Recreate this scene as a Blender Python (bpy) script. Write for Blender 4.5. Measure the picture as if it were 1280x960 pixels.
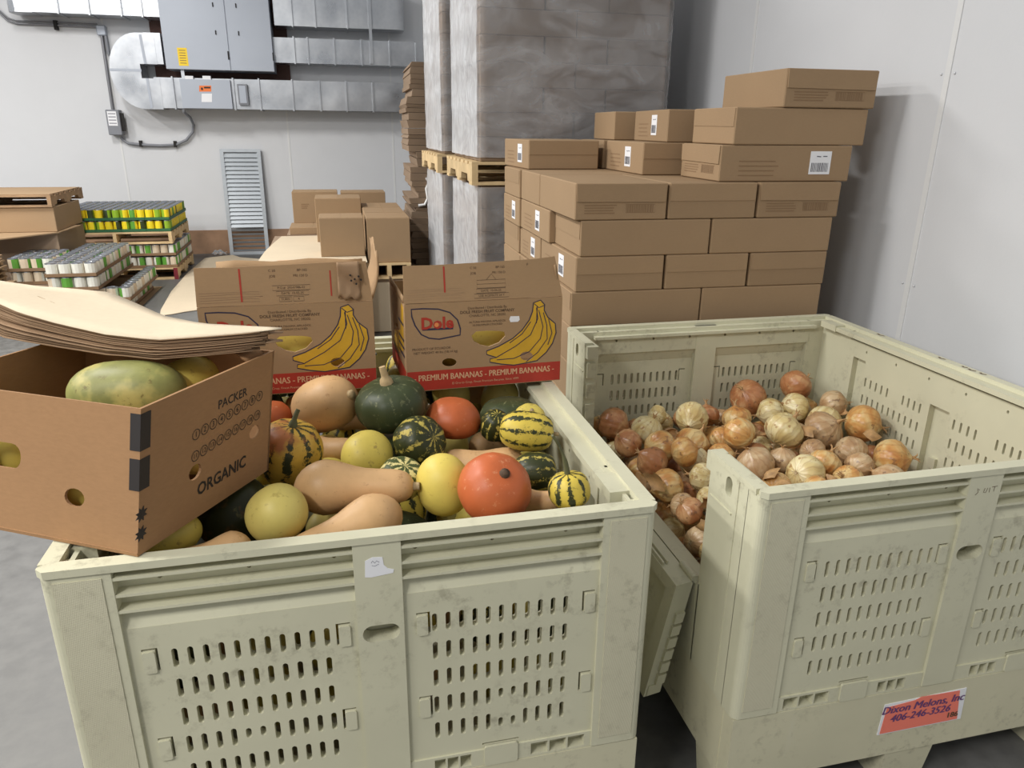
import bpy, bmesh, math, random
from mathutils import Vector, Matrix, geometry, noise
random.seed(7)
R = math.radians
scene = bpy.context.scene
for o in list(bpy.data.objects): bpy.data.objects.remove(o)
col = scene.collection
V = Vector

# ---------------------------------------------------------------- camera
F = 920.2; PITCH = R(19.17); ROLL = R(-.63); YAW = R(13.4); EYE = V((0, 0, 1.775))
fw = V((math.sin(YAW)*math.cos(PITCH), math.cos(YAW)*math.cos(PITCH), -math.sin(PITCH)))
rt0 = V((math.cos(YAW), -math.sin(YAW), 0)); up0 = rt0.cross(fw)
rt = rt0*math.cos(ROLL) - up0*math.sin(ROLL); up = rt0*math.sin(ROLL) + up0*math.cos(ROLL)
cd = bpy.data.cameras.new('camera'); cam = bpy.data.objects.new('camera', cd); col.objects.link(cam)
cd.sensor_fit = 'HORIZONTAL'; cd.sensor_width = 36; cd.lens = F/1280*36; cd.clip_start = .05; cd.clip_end = 100
m3 = Matrix((rt, up, -fw)).transposed(); cam.matrix_world = Matrix.Translation(EYE) @ m3.to_4x4()
scene.camera = cam

# ---------------------------------------------------------------- light
w = bpy.data.worlds.new('world'); scene.world = w; w.use_nodes = True
w.node_tree.nodes['Background'].inputs[0].default_value = (.95, .975, 1, 1)
w.node_tree.nodes['Background'].inputs[1].default_value = .34
# the warehouse's ceiling fixtures: one even grid of equal tubes 4.7 m up, over the open floor left of and behind the camera's view
LAMP_W = 150
for i, x in enumerate((-2.6, -5.6, -8.6)):
    for j, y in enumerate((-1.3, 2.9, 7.1)):
        nm = 'ceiling_lamp_%d_offscreen' % (i*3+j+1)
        l = bpy.data.lights.new(nm, 'AREA'); l.shape = 'RECTANGLE'; l.size = .35; l.size_y = 1.4; l.energy = LAMP_W; l.color = (1, .982, .955)
        o = bpy.data.objects.new(nm, l); o.location = (x, y, 4.7); col.objects.link(o)
scene.view_settings.view_transform = 'Standard'; scene.view_settings.look = 'None'
scene.view_settings.exposure = .16; scene.view_settings.gamma = 1; scene.view_settings.use_curve_mapping = False

# ---------------------------------------------------------------- pixels to places
def ray(x, y): return fw*F + rt*(x-640) + up*(480-y)
def onz(x, y, z): d = ray(x, y); return EYE + d*((z-EYE.z)/d.z)
def ony(x, y, Y): d = ray(x, y); return EYE + d*(Y/d.y)
def onx(x, y, X): d = ray(x, y); return EYE + d*(X/d.x)

# ---------------------------------------------------------------- materials
MATS = {}
def lin(c): return tuple(((v/255+.055)/1.055)**2.4 if v/255 > .04045 else v/255/12.92 for v in c)
class NT:
    def __init__(s, name, rough=.6, metal=0, spec=.5):
        m = bpy.data.materials.new(name); m.use_nodes = True; s.m = m; s.t = m.node_tree; s.n = s.t.nodes; s.l = s.t.links
        s.b = s.n['Principled BSDF']; s.b.inputs['Roughness'].default_value = rough; s.b.inputs['Metallic'].default_value = metal
        s.b.inputs['Specular IOR Level'].default_value = spec
    def new(s, k, **kw):
        n = s.n.new(k)
        for a, v in kw.items(): setattr(n, a, v)
        return n
    def set(s, sock, v):
        if hasattr(v, 'links') and hasattr(v, 'is_output'): s.l.new(v, sock)
        elif isinstance(v, (tuple, list)) and sock.type == 'RGBA': sock.default_value = tuple(v)+((1,) if len(v) == 3 else ())
        else: sock.default_value = v
    def coord(s, kind='Object'): return s.new('ShaderNodeTexCoord').outputs[kind]
    def noise(s, scale, detail=3, vec=None, dist=0, rough=.55):
        n = s.new('ShaderNodeTexNoise'); n.inputs['Scale'].default_value = scale; n.inputs['Detail'].default_value = detail
        n.inputs['Distortion'].default_value = dist; n.inputs['Roughness'].default_value = rough
        s.l.new(vec if vec else s.coord(), n.inputs['Vector']); return n.outputs['Fac']
    def scalev(s, sc, vec=None):
        n = s.new('ShaderNodeMapping'); n.inputs['Scale'].default_value = sc; s.l.new(vec if vec else s.coord(), n.inputs['Vector']); return n.outputs[0]
    def math(s, op, a, b=0, c=0):
        n = s.new('ShaderNodeMath', operation=op); s.set(n.inputs[0], a); s.set(n.inputs[1], b); s.set(n.inputs[2], c); return n.outputs[0]
    def ramp(s, fac, stops, interp='LINEAR'):
        n = s.new('ShaderNodeValToRGB'); n.color_ramp.interpolation = interp; e = n.color_ramp.elements
        while len(e) < len(stops): e.new(.5)
        for k, (p, c) in enumerate(stops): e[k].position = p; e[k].color = tuple(c)+(1,) if len(c) == 3 else c
        s.l.new(fac, n.inputs[0]); return n.outputs[0]
    def mix(s, fac, a, b, mode='MIX'):
        n = s.new('ShaderNodeMix', data_type='RGBA', blend_type=mode); s.set(n.inputs[0], fac); s.set(n.inputs[6], a); s.set(n.inputs[7], b); return n.outputs[2]
    def color(s, v): s.set(s.b.inputs['Base Color'], v)
    def bump(s, h, strength=.3, dist=.01):
        n = s.new('ShaderNodeBump'); n.inputs['Strength'].default_value = strength; n.inputs['Distance'].default_value = dist
        s.l.new(h, n.inputs['Height']); s.l.new(n.outputs[0], s.b.inputs['Normal'])
    def xyz(s): n = s.new('ShaderNodeSeparateXYZ'); s.l.new(s.coord(), n.inputs[0]); return n.outputs
    def rnd(s): return s.new('ShaderNodeObjectInfo').outputs['Random']
def plain(name, rgb, rough=.6, metal=0, var=.0, scale=8, bump=0, bscale=60, spec=.5, rnd=0):
    t = NT(name, rough, metal, spec); c = lin(rgb); v = c
    if var: v = t.ramp(t.noise(scale, 4), [(.3, tuple(x*(1-var) for x in c)), (.7, tuple(min(1, x*(1+var)) for x in c))])
    if rnd:
        k = t.math('MULTIPLY_ADD', t.rnd(), 2*rnd, 1-rnd); n = t.new('ShaderNodeCombineColor')
        for i in range(3): t.l.new(k, n.inputs[i])
        v = t.mix(1., v, n.outputs[0], 'MULTIPLY')
    t.color(v)
    if bump: t.bump(t.noise(bscale, 3), bump, .003)
    MATS[name] = t.m; return t.m
plain('wall', (210, 211, 213), .55, var=.015, scale=3, bump=.12, bscale=90)
plain('seam', (218, 218, 217), .5)
plain('plywood', (150, 118, 92), .75, var=.22, scale=4)
def _floor():
    t = NT('floor', .42); n1 = t.noise(1.3, 6); n2 = t.noise(14, 5)
    t.color(t.mix(.35, t.ramp(n1, [(.3, lin((88, 87, 85))), (.7, lin((108, 107, 104)))]), t.ramp(n2, [(.35, lin((74, 73, 71))), (.65, lin((116, 115, 112)))])))
    t.set(t.b.inputs['Roughness'], t.math('MULTIPLY_ADD', n2, .35, .3)); t.bump(n2, .15, .004); MATS['floor'] = t.m
_floor()
def _plastic(name, base, dirt, bump=True, tex=False):
    t = NT(name, .5, spec=.4); g = t.coord()
    n1 = t.noise(2.2, 5, g); n2 = t.noise(26, 6, g, rough=.7); sc = t.noise(9, 6, t.scalev((1, 1, .12)), rough=.7)
    c = t.ramp(n1, [(.3, tuple(x*.92 for x in lin(base))), (.7, tuple(x*1.06 for x in lin(base)))])
    d = t.math('MULTIPLY', t.ramp(n2, [(.52, (0, 0, 0)), (.68, (1, 1, 1))]), t.ramp(t.noise(3.5, 3, g), [(.46, (0, 0, 0)), (.6, (1, 1, 1))]))
    c = t.mix(t.math('MULTIPLY', d, .42), c, lin(dirt))
    c = t.mix(t.math('MULTIPLY', t.ramp(sc, [(.66, (0, 0, 0)), (.8, (1, 1, 1))]), .3), c, lin((214, 212, 200)))
    t.color(c)
    if tex:
        x = t.xyz(); a = t.math('SINE', t.math('MULTIPLY', t.math('ADD', x[0], x[2]), 900)); b = t.math('SINE', t.math('MULTIPLY', t.math('SUBTRACT', x[0], x[2]), 1100))
        t.bump(t.math('MULTIPLY', a, b), .35, .001)
    else: t.bump(n2, .06, .003)
    MATS[name] = t.m
_plastic('bin', (206, 203, 176), (116, 108, 86)); _plastic('bin_texture', (206, 201, 174), (128, 120, 98), tex=True); _plastic('bin_base', (206, 201, 172), (104, 96, 74))
def _card(name, base, rnd=.06, fine=.05, rough=.8):
    t = NT(name, rough, spec=.25); b = lin(base)
    f = t.noise(60, 5, t.scalev((1, 1, 3))); n = t.noise(3, 4)
    c = t.mix(.5, t.ramp(f, [(.3, tuple(x*(1-fine) for x in b)), (.7, tuple(x*(1+fine) for x in b))]), t.ramp(n, [(.3, tuple(x*.93 for x in b)), (.7, tuple(x*1.07 for x in b))]))
    k = t.math('MULTIPLY_ADD', t.rnd(), 2*rnd, 1-rnd); cc = t.new('ShaderNodeCombineColor')
    for i in range(3): t.l.new(k, cc.inputs[i])
    t.color(t.mix(1., c, cc.outputs[0], 'MULTIPLY')); t.bump(f, .08, .002); MATS[name] = t.m
_card('carton', (156, 130, 100)); _card('carton_old', (152, 131, 110)); _card('kraft', (164, 134, 100)); _card('kraft_org', (158, 121, 85), fine=.09)
_card('cream', (206, 190, 164), .02); _card('edge', (150, 122, 94), .14)
plain('print_brown', (136, 108, 78), .8); plain('print_dark', (96, 74, 54), .8); plain('print_and_hole_black', (38, 32, 30), .6)
plain('print_red', (172, 52, 36), .6, var=.06, scale=20); plain('print_navy', (46, 42, 66), .6); plain('print_yellow', (206, 160, 40), .6, var=.1, scale=14)
plain('print_pale', (214, 170, 130), .7); plain('print_orange', (226, 140, 80), .6)
plain('label_white', (236, 236, 238), .5); plain('label_grey', (150, 150, 158), .5); plain('barcode', (96, 96, 104), .5)
plain('sticker_coral', (246, 132, 112), .45); plain('sticker_purple', (108, 70, 120), .5)
plain('wood', (214, 186, 140), .8, var=.14, scale=9, rnd=.12); plain('wood_red', (122, 36, 44), .7); plain('wood_old', (158, 128, 96), .8, var=.18, scale=9, rnd=.12)
def _galv():
    t = NT('galv', .32, .92); v = t.new('ShaderNodeTexVoronoi'); v.inputs['Scale'].default_value = 22; t.l.new(t.coord(), v.inputs['Vector'])
    n = t.noise(2.5, 3); c = t.mix(.5, t.ramp(v.outputs['Distance'], [(0, lin((188, 192, 198))), (1, lin((206, 208, 212)))]), t.ramp(n, [(.3, lin((176, 180, 186))), (.7, lin((216, 218, 220)))]))
    t.color(c); t.set(t.b.inputs['Roughness'], t.math('MULTIPLY_ADD', n, .3, .16)); t.bump(t.noise(2.2, 1), .22, .03); MATS['galv'] = t.m
_galv()
plain('steel_grey', (172, 178, 188), .45, .2, var=.03, scale=2); plain('box_grey', (128, 130, 136), .5); plain('conduit', (130, 130, 134), .4, .5); plain('dark', (36, 33, 32), .8)
plain('rust_wood', (92, 66, 58), .8, var=.2); plain('sign_yellow', (242, 206, 40), .5); plain('sign_orange', (236, 120, 50), .5); plain('grille', (176, 182, 187), .45, .3, var=.06, scale=12)
plain('can_lid', (150, 154, 162), .3, .85); plain('can_green', (96, 158, 60), .45); plain('can_white', (228, 226, 214), .45); plain('can_cream', (214, 196, 170), .45)
plain('can_yellow', (238, 214, 40), .45); plain('can_dark', (52, 64, 36), .45); plain('can_lime', (140, 176, 44), .45); plain('tray_green', (44, 96, 62), .6); plain('tray_kraft', (134, 106, 78), .8)
plain('cord_white', (232, 232, 230), .4); plain('stem_tan', (176, 152, 112), .8, var=.25, scale=30); plain('stem_green', (92, 92, 62), .75, var=.3, scale=40); plain('stem_brown', (86, 66, 48), .85, var=.3, scale=60)
def _film():
    t = NT('film', .14, spec=.8); n = t.noise(3, 5, t.scalev((1, 1, 2.2)), dist=1.2); n2 = t.noise(7, 3, t.scalev((1, 1, .9)), dist=1.0)
    out = t.n['Material Output']; tr = t.new('ShaderNodeBsdfTransparent'); gl = t.new('ShaderNodeBsdfGlossy'); gl.inputs['Roughness'].default_value = .2
    t.color((.84, .85, .87)); t.b.inputs['Roughness'].default_value = .18
    fz = t.new('ShaderNodeFresnel'); fz.inputs[0].default_value = 1.55
    ms = t.new('ShaderNodeMixShader'); t.set(ms.inputs[0], t.math('ADD', t.ramp(n, [(.35, (.10,)*3), (.75, (.32,)*3)]), t.math('MULTIPLY', fz.outputs[0], 1.25))); t.l.new(tr.outputs[0], ms.inputs[1]); t.l.new(t.b.outputs[0], ms.inputs[2])
    t.bump(n2, .25, .03); t.l.new(ms.outputs[0], out.inputs[0]); MATS['film'] = t.m
_film()
# squash skins: longitudinal bands from the angle about the fruit's own axis
def skin(name, base, alt=None, bands=10, width=.5, jag=.5, speck=None, rough=.46, mott=.12, patch=None, patch_at=.6, split=False):
    t = NT(name, rough, spec=.35); b = lin(base); g = t.coord(); loc = t.new('ShaderNodeVectorMath', operation='ADD'); t.l.new(g, loc.inputs[0])
    rn = t.new('ShaderNodeCombineXYZ'); t.l.new(t.math('MULTIPLY', t.rnd(), 9), rn.inputs[0]); t.l.new(rn.outputs[0], loc.inputs[1]); g = loc.outputs[0]
    c = t.ramp(t.noise(18, 5, g), [(.3, tuple(x*(1-mott) for x in b)), (.7, tuple(min(1, x*(1+mott)) for x in b))])
    if alt:
        x = t.xyz(); ang = t.math('ARCTAN2', x[1], x[0]); s_ = t.math('COSINE', t.math('MULTIPLY', ang, bands))
        s_ = t.math('ADD', s_, t.math('MULTIPLY', t.math('SUBTRACT', t.noise(48, 6, g, rough=.78), .5), jag*9))
        if split: s_ = t.math('ADD', s_, t.math('MULTIPLY', t.math('COSINE', t.math('MULTIPLY', ang, bands*2)), -.9))
        c = t.mix(t.ramp(t.math('MULTIPLY_ADD', s_, .25, .5), [(width-.04, (0, 0, 0)), (width+.04, (1, 1, 1))]), c, lin(alt))
    if patch: c = t.mix(t.ramp(t.noise(9, 4, g), [(patch_at-.05, (0, 0, 0)), (patch_at+.06, (1, 1, 1))]), c, lin(patch))
    if speck: c = t.mix(t.math('MULTIPLY', t.ramp(t.noise(46, 4, g, rough=.72), [(.60, (0, 0, 0)), (.69, (1, 1, 1))]), .75), c, lin(speck))
    t.color(c); t.bump(t.noise(30, 4, g), .22, .004); MATS[name] = t.m
skin('sk_butternut', (206, 166, 118), mott=.08, speck=(170, 128, 84)); skin('sk_kabocha', (60, 68, 42), (120, 122, 88), 12, .78, .3, speck=(104, 106, 74)); skin('sk_kuri', (188, 98, 56), (206, 134, 90), 11, .82, .10, mott=.08, rough=.42, speck=(206, 140, 100))
skin('sk_dumpling', (50, 54, 28), (186, 168, 82), 10, .72, .85, rough=.4, speck=(170, 156, 84)); skin('sk_carnival', (202, 162, 66), (54, 56, 32), 10, .62, .9, patch=(170, 104, 58), patch_at=.56, speck=(70, 68, 34))
skin('sk_yellow', (204, 184, 88), speck=(150, 126, 70), mott=.08); skin('sk_pale', (210, 192, 108), speck=(176, 156, 82), mott=.06); skin('sk_lemon', (222, 200, 98), mott=.05, speck=(190, 160, 80))
skin('sk_delicata', (206, 182, 76), (52, 56, 32), 9, .64, .75, split=False, speck=(84, 82, 40)); skin('sk_dapple', (74, 84, 46), (222, 208, 142), 8, .56, 1.2); skin('sk_darkorange', (54, 56, 30), patch=(146, 96, 44), patch_at=.66, speck=(110, 106, 58))
skin('sk_spaghetti', (140, 140, 82), patch=(186, 172, 102), patch_at=.56, speck=(112, 98, 56), mott=.2)
def onion_mat(name, a, b, c, d):
    t = NT(name, .34, spec=.5); g = t.coord(); v = t.new('ShaderNodeVectorMath', operation='ADD'); t.l.new(g, v.inputs[0]); rn = t.new('ShaderNodeCombineXYZ')
    t.l.new(t.math('MULTIPLY', t.rnd(), 17), rn.inputs[0]); t.l.new(rn.outputs[0], v.inputs[1]); g = v.outputs[0]
    x = t.xyz(); ang = t.math('ARCTAN2', x[1], x[0]); vein = t.math('SINE', t.math('ADD', t.math('MULTIPLY', ang, 13), t.math('MULTIPLY', t.noise(1.2, 2, g), 9)))
    n = t.noise(.9, 3, g, dist=.8); n2 = t.noise(2.2, 4, g, rough=.6)
    k = t.ramp(n, [(.34, lin(a)), (.5, lin(b)), (.62, lin(c))]); k = t.mix(t.ramp(n2, [(.60, (0, 0, 0)), (.64, (.75,)*3)]), k, lin(d))
    k = t.mix(t.math('MULTIPLY', t.ramp(t.math('MULTIPLY_ADD', vein, .5, .5), [(.8, (0, 0, 0)), (1, (1, 1, 1))]), .3), k, lin((150, 104, 60)))
    t.color(k); t.bump(vein, .12, .02); MATS[name] = t.m
onion_mat('onion_gold', (186, 124, 66), (204, 156, 92), (216, 188, 132), (138, 98, 66)); onion_mat('onion_pale', (198, 172, 112), (214, 194, 138), (226, 212, 166), (160, 118, 74)); onion_mat('onion_brown', (158, 100, 62), (176, 120, 78), (196, 150, 106), (118, 82, 58)); onion_mat('onion_tan', (168, 132, 94), (186, 152, 112), (200, 174, 136), (118, 92, 70))
plain('husk', (176, 138, 92), .6, var=.3, scale=30); plain('roots', (196, 176, 140), .9, var=.3, scale=40)

# ---------------------------------------------------------------- mesh builder
class MB:
    def __init__(s): s.v = []; s.f = []; s.m = []; s.sm = []
    def add(s, vs, fs, mi=0, smooth=False):
        o = len(s.v); s.v += [tuple(p) for p in vs]
        for f in fs: s.f.append(tuple(i+o for i in f)); s.m.append(mi); s.sm.append(smooth)
        return s
    def box(s, x0, x1, y0, y1, z0, z1, mi=0, M=None, c=0):
        if c:
            vs = []
            for (z, ) in ((z0,), (z1,)):
                vs += [(x0+c, y0, z), (x1-c, y0, z), (x1, y0+c, z), (x1, y1-c, z), (x1-c, y1, z), (x0+c, y1, z), (x0, y1-c, z), (x0, y0+c, z)]
            fs = [tuple(range(7, -1, -1)), tuple(range(8, 16))]+[(i, (i+1) % 8, (i+1) % 8+8, i+8) for i in range(8)]
        else:
            vs = [(x0, y0, z0), (x1, y0, z0), (x1, y1, z0), (x0, y1, z0), (x0, y0, z1), (x1, y0, z1), (x1, y1, z1), (x0, y1, z1)]
            fs = [(3, 2, 1, 0), (4, 5, 6, 7), (0, 1, 5, 4), (1, 2, 6, 5), (2, 3, 7, 6), (3, 0, 4, 7)]
        if M: vs = [M @ V(p) for p in vs]
        return s.add(vs, fs, mi)
    def hexa(s, b, t, mi=0):
        return s.add(list(b)+list(t), [(3, 2, 1, 0), (4, 5, 6, 7), (0, 1, 5, 4), (1, 2, 6, 5), (2, 3, 7, 6), (3, 0, 4, 7)], mi)
    def plate(s, fr, outer, holes=(), t=.01, mi=0):
        # fr = (origin, U, V, N): plate lies in U,V with thickness t along -N
        O, U, W, N = [V(q) for q in fr]; loops = [list(outer)]+[list(h) for h in holes]
        loops[0] = loops[0] if sum(a[0]*b[1]-b[0]*a[1] for a, b in zip(loops[0], loops[0][1:]+loops[0][:1])) > 0 else loops[0][::-1]
        for i in range(1, len(loops)):
            h = loops[i]
            if sum(a[0]*b[1]-b[0]*a[1] for a, b in zip(h, h[1:]+h[:1])) > 0: loops[i] = h[::-1]
        flat = [p for l in loops for p in l]; n = len(flat)
        tri = geometry.tessellate_polygon([[V((p[0], p[1], 0)) for p in l] for l in loops])
        fl = U.cross(W).dot(N) > 0; fs = []
        for a, b, c in tri:
            A, B, C = flat[a], flat[b], flat[c]
            if ((B[0]-A[0])*(C[1]-A[1])-(B[1]-A[1])*(C[0]-A[0]) > 0) != fl: a, b, c = c, b, a
            fs += [(a, b, c), (c+n, b+n, a+n)]
        k = 0
        for l in loops:
            for i in range(len(l)):
                a, b = k+i, k+(i+1) % len(l); fs.append((a, a+n, b+n, b) if fl else (b, b+n, a+n, a))
            k += len(l)
        return s.add([O+U*p[0]+W*p[1] for p in flat]+[O+U*p[0]+W*p[1]-N*t for p in flat], fs, mi)
    def ribbon(s, fr, pts, wd, off, mi=0, closed=False):
        O, U, W, N = [V(q) for q in fr]; n = len(pts); L = []; Rr = []
        for i, p in enumerate(pts):
            a = pts[i-1] if (i or closed) else p; b = pts[(i+1) % n] if (i < n-1 or closed) else p
            d = V((b[0]-a[0], b[1]-a[1])); d = d.normalized() if d.length else V((1, 0)); q = V((-d.y, d.x))*wd/2
            L.append(O+U*(p[0]+q.x)+W*(p[1]+q.y)+N*off); Rr.append(O+U*(p[0]-q.x)+W*(p[1]-q.y)+N*off)
        fs = [(i, i+n, (i+1) % n+n, (i+1) % n) for i in range(n if closed else n-1)]
        return s.add(L+Rr, fs, mi)
    def tube(s, pts, r, seg=8, mi=0, cap=True):
        pts = [V(p) for p in pts]; rs = r if isinstance(r, (list, tuple)) else [r]*len(pts); vs = []; ref = None
        for i, p in enumerate(pts):
            d = (pts[min(i+1, len(pts)-1)]-pts[max(i-1, 0)]).normalized()
            if ref is None: ref = d.orthogonal().normalized()
            ref = (ref-d*ref.dot(d)).normalized(); b = d.cross(ref)
            vs += [p+(ref*math.cos(2*math.pi*k/seg)+b*math.sin(2*math.pi*k/seg))*rs[i] for k in range(seg)]
        n = len(pts); fs = [(i*seg+k, i*seg+(k+1) % seg, (i+1)*seg+(k+1) % seg, (i+1)*seg+k) for i in range(n-1) for k in range(seg)]
        s.add(vs, fs, mi, True)
        if cap: s.add([vs[k] for k in range(seg)], [tuple(range(seg-1, -1, -1))], mi); s.add([vs[(n-1)*seg+k] for k in range(seg)], [tuple(range(seg))], mi)
        return s
    def lathe(s, prof, seg=16, mi=0, fn=None, smooth=True):
        vs = []; n = len(prof)
        for (r, z) in prof:
            for k in range(seg):
                a = 2*math.pi*k/seg; q = r*(fn(a, z) if fn else 1); vs.append((q*math.cos(a), q*math.sin(a), z))
        fs = [(i*seg+k, i*seg+(k+1) % seg, (i+1)*seg+(k+1) % seg, (i+1)*seg+k) for i in range(n-1) for k in range(seg)]
        fs += [tuple(range(seg-1, -1, -1)), tuple((n-1)*seg+k for k in range(seg))]
        return s.add(vs, fs, mi, smooth)
    def grid(s, fn, nu, nv, mi=0, smooth=True):
        return s.add([fn(i/nu, j/nv) for j in range(nv+1) for i in range(nu+1)], [(j*(nu+1)+i, j*(nu+1)+i+1, (j+1)*(nu+1)+i+1, (j+1)*(nu+1)+i) for j in range(nv) for i in range(nu)], mi, smooth)
    def mesh(s, name, mats):
        me = bpy.data.meshes.new(name); me.from_pydata(s.v, [], s.f)
        for m in ([mats] if isinstance(mats, str) else mats): me.materials.append(MATS[m])
        me.polygons.foreach_set('material_index', s.m); me.polygons.foreach_set('use_smooth', s.sm); me.update(); return me
    def build(s, name, mats, parent=None, **kw): return link(name, s.mesh(name, mats), parent, **kw)
def link(name, me, parent=None, label=None, cat=None, group=None, kind=None, loc=None, rot=None):
    o = bpy.data.objects.new(name, me); col.objects.link(o); o.parent = parent
    if loc: o.location = loc
    if rot: o.rotation_euler = rot
    return tag(o, label, cat, group, kind)
def tag(o, label=None, cat=None, group=None, kind=None):
    for k, v in (('label', label), ('category', cat), ('group', group), ('kind', kind)):
        if v: o[k] = v
    return o
def thing(name, label, cat, loc=(0, 0, 0), rz=0, group=None): return link(name, None, None, label, cat, group, loc=loc, rot=(0, 0, rz))
def dup(o, parent=None, loc=None, rz=None, label=None, group=None):
    c = o.copy(); col.objects.link(c); c.parent = parent
    if loc is not None: c.location = loc
    if rz is not None: c.rotation_euler = (0, 0, rz)
    if label: c['label'] = label
    if group: c['group'] = group
    for ch in o.children: dup(ch, c)
    return c
def bevel_mesh(me, w=.003, seg=1):
    bm = bmesh.new(); bm.from_mesh(me); bmesh.ops.bevel(bm, geom=bm.edges[:], offset=w, segments=seg, affect='EDGES', profile=.6); bm.to_mesh(me); bm.free(); return me
_tc = {}
def text_geo(s, size, align='CENTER', bold=0, shear=0, space=1):
    k = (s, size, align, bold, shear, space)
    if k not in _tc:
        c = bpy.data.curves.new('t', 'FONT'); c.body = s; c.size = size; c.align_x = align; c.align_y = 'CENTER'; c.offset = bold; c.shear = shear; c.space_character = space; c.resolution_u = 2
        o = bpy.data.objects.new('t', c); col.objects.link(o); dg = bpy.context.evaluated_depsgraph_get(); me = bpy.data.meshes.new_from_object(o.evaluated_get(dg))
        _tc[k] = ([tuple(v.co) for v in me.vertices], [tuple(p.vertices) for p in me.polygons]); bpy.data.objects.remove(o); bpy.data.curves.remove(c); bpy.data.meshes.remove(me)
    return _tc[k]
def text(mb, fr, s, u, v, size, off=.0008, mi=0, rot=0, sx=1, fat=0, **kw):
    O, U, W, N = [V(q) for q in fr]; vs, fs = text_geo(s, size, **kw); ca, sa = math.cos(rot), math.sin(rot)
    for du in ((-fat, fat) if fat else (0,)): mb.add([O+U*(u+du+(x*ca*sx-y*sa))+W*(v+(x*sa*sx+y*ca))+N*(off+abs(du+fat)*.05) for x, y, z in vs], fs, mi)
    return mb
def rect(u0, u1, v0, v1): return [(u0, v0), (u1, v0), (u1, v1), (u0, v1)]
def rrect(cx, cy, wx, wy, r, n=3):
    p = []
    for sx, sy, a0 in ((1, 1, 0), (-1, 1, 90), (-1, -1, 180), (1, -1, 270)):
        for k in range(n+1): a = R(a0+90*k/n); p.append((cx+sx*(wx/2-r)+r*math.cos(a), cy+sy*(wy/2-r)+r*math.sin(a)))
    return p
def ell(cx, cy, rx, ry, n=14): return [(cx+rx*math.cos(2*math.pi*k/n), cy+ry*math.sin(2*math.pi*k/n)) for k in range(n)]

# ---------------------------------------------------------------- the room
WX = 2.44; WY = 11.5
MB().box(-9, WX+.1, -3, WY+.1, -.1, 0).build('floor', 'floor', kind='structure', label='grey sealed concrete warehouse floor')
wb = MB().box(-9, WX+.1, WY, WY+.1, 0, 5).build('wall_back', 'wall', kind='structure', label='white panelled wall behind the ductwork')
wr = MB().box(WX, WX+.1, -3, WY, 0, 5).build('wall_right', 'wall', kind='structure', label='white panelled wall beside the onion bin')
for x in (-2.78, -.575, .9): MB().box(x-.012, x+.012, WY-.004, WY, .33, 5).build('panel_seam', 'seam', wb)
for y in (onx(1180, 120, WX).y, onx(944, 40, WX).y):
    MB().box(WX-.004, WX, y-.014, y+.014, 0, 5).build('panel_seam', 'seam', wr)
ys = onx(1180, 120, WX).y
rv = MB().lathe([(.0001, .004), (.004, .0035), (.006, 0)], 8).mesh('rivet', 'wall')
for pz in (onx(1188, 92, WX).z, onx(1137, 356, WX).z):
    for s in (-1, 1): link('rivet', rv, wr, loc=(WX-.0005, ys+s*.035, pz), rot=(0, R(-90), 0))
MB().box(-9, WX, WY-.02, WY-.0005, 0, .335).build('baseboard_back', 'plywood', kind='structure', label='brown plywood kickboard along the foot of the wall')

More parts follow.
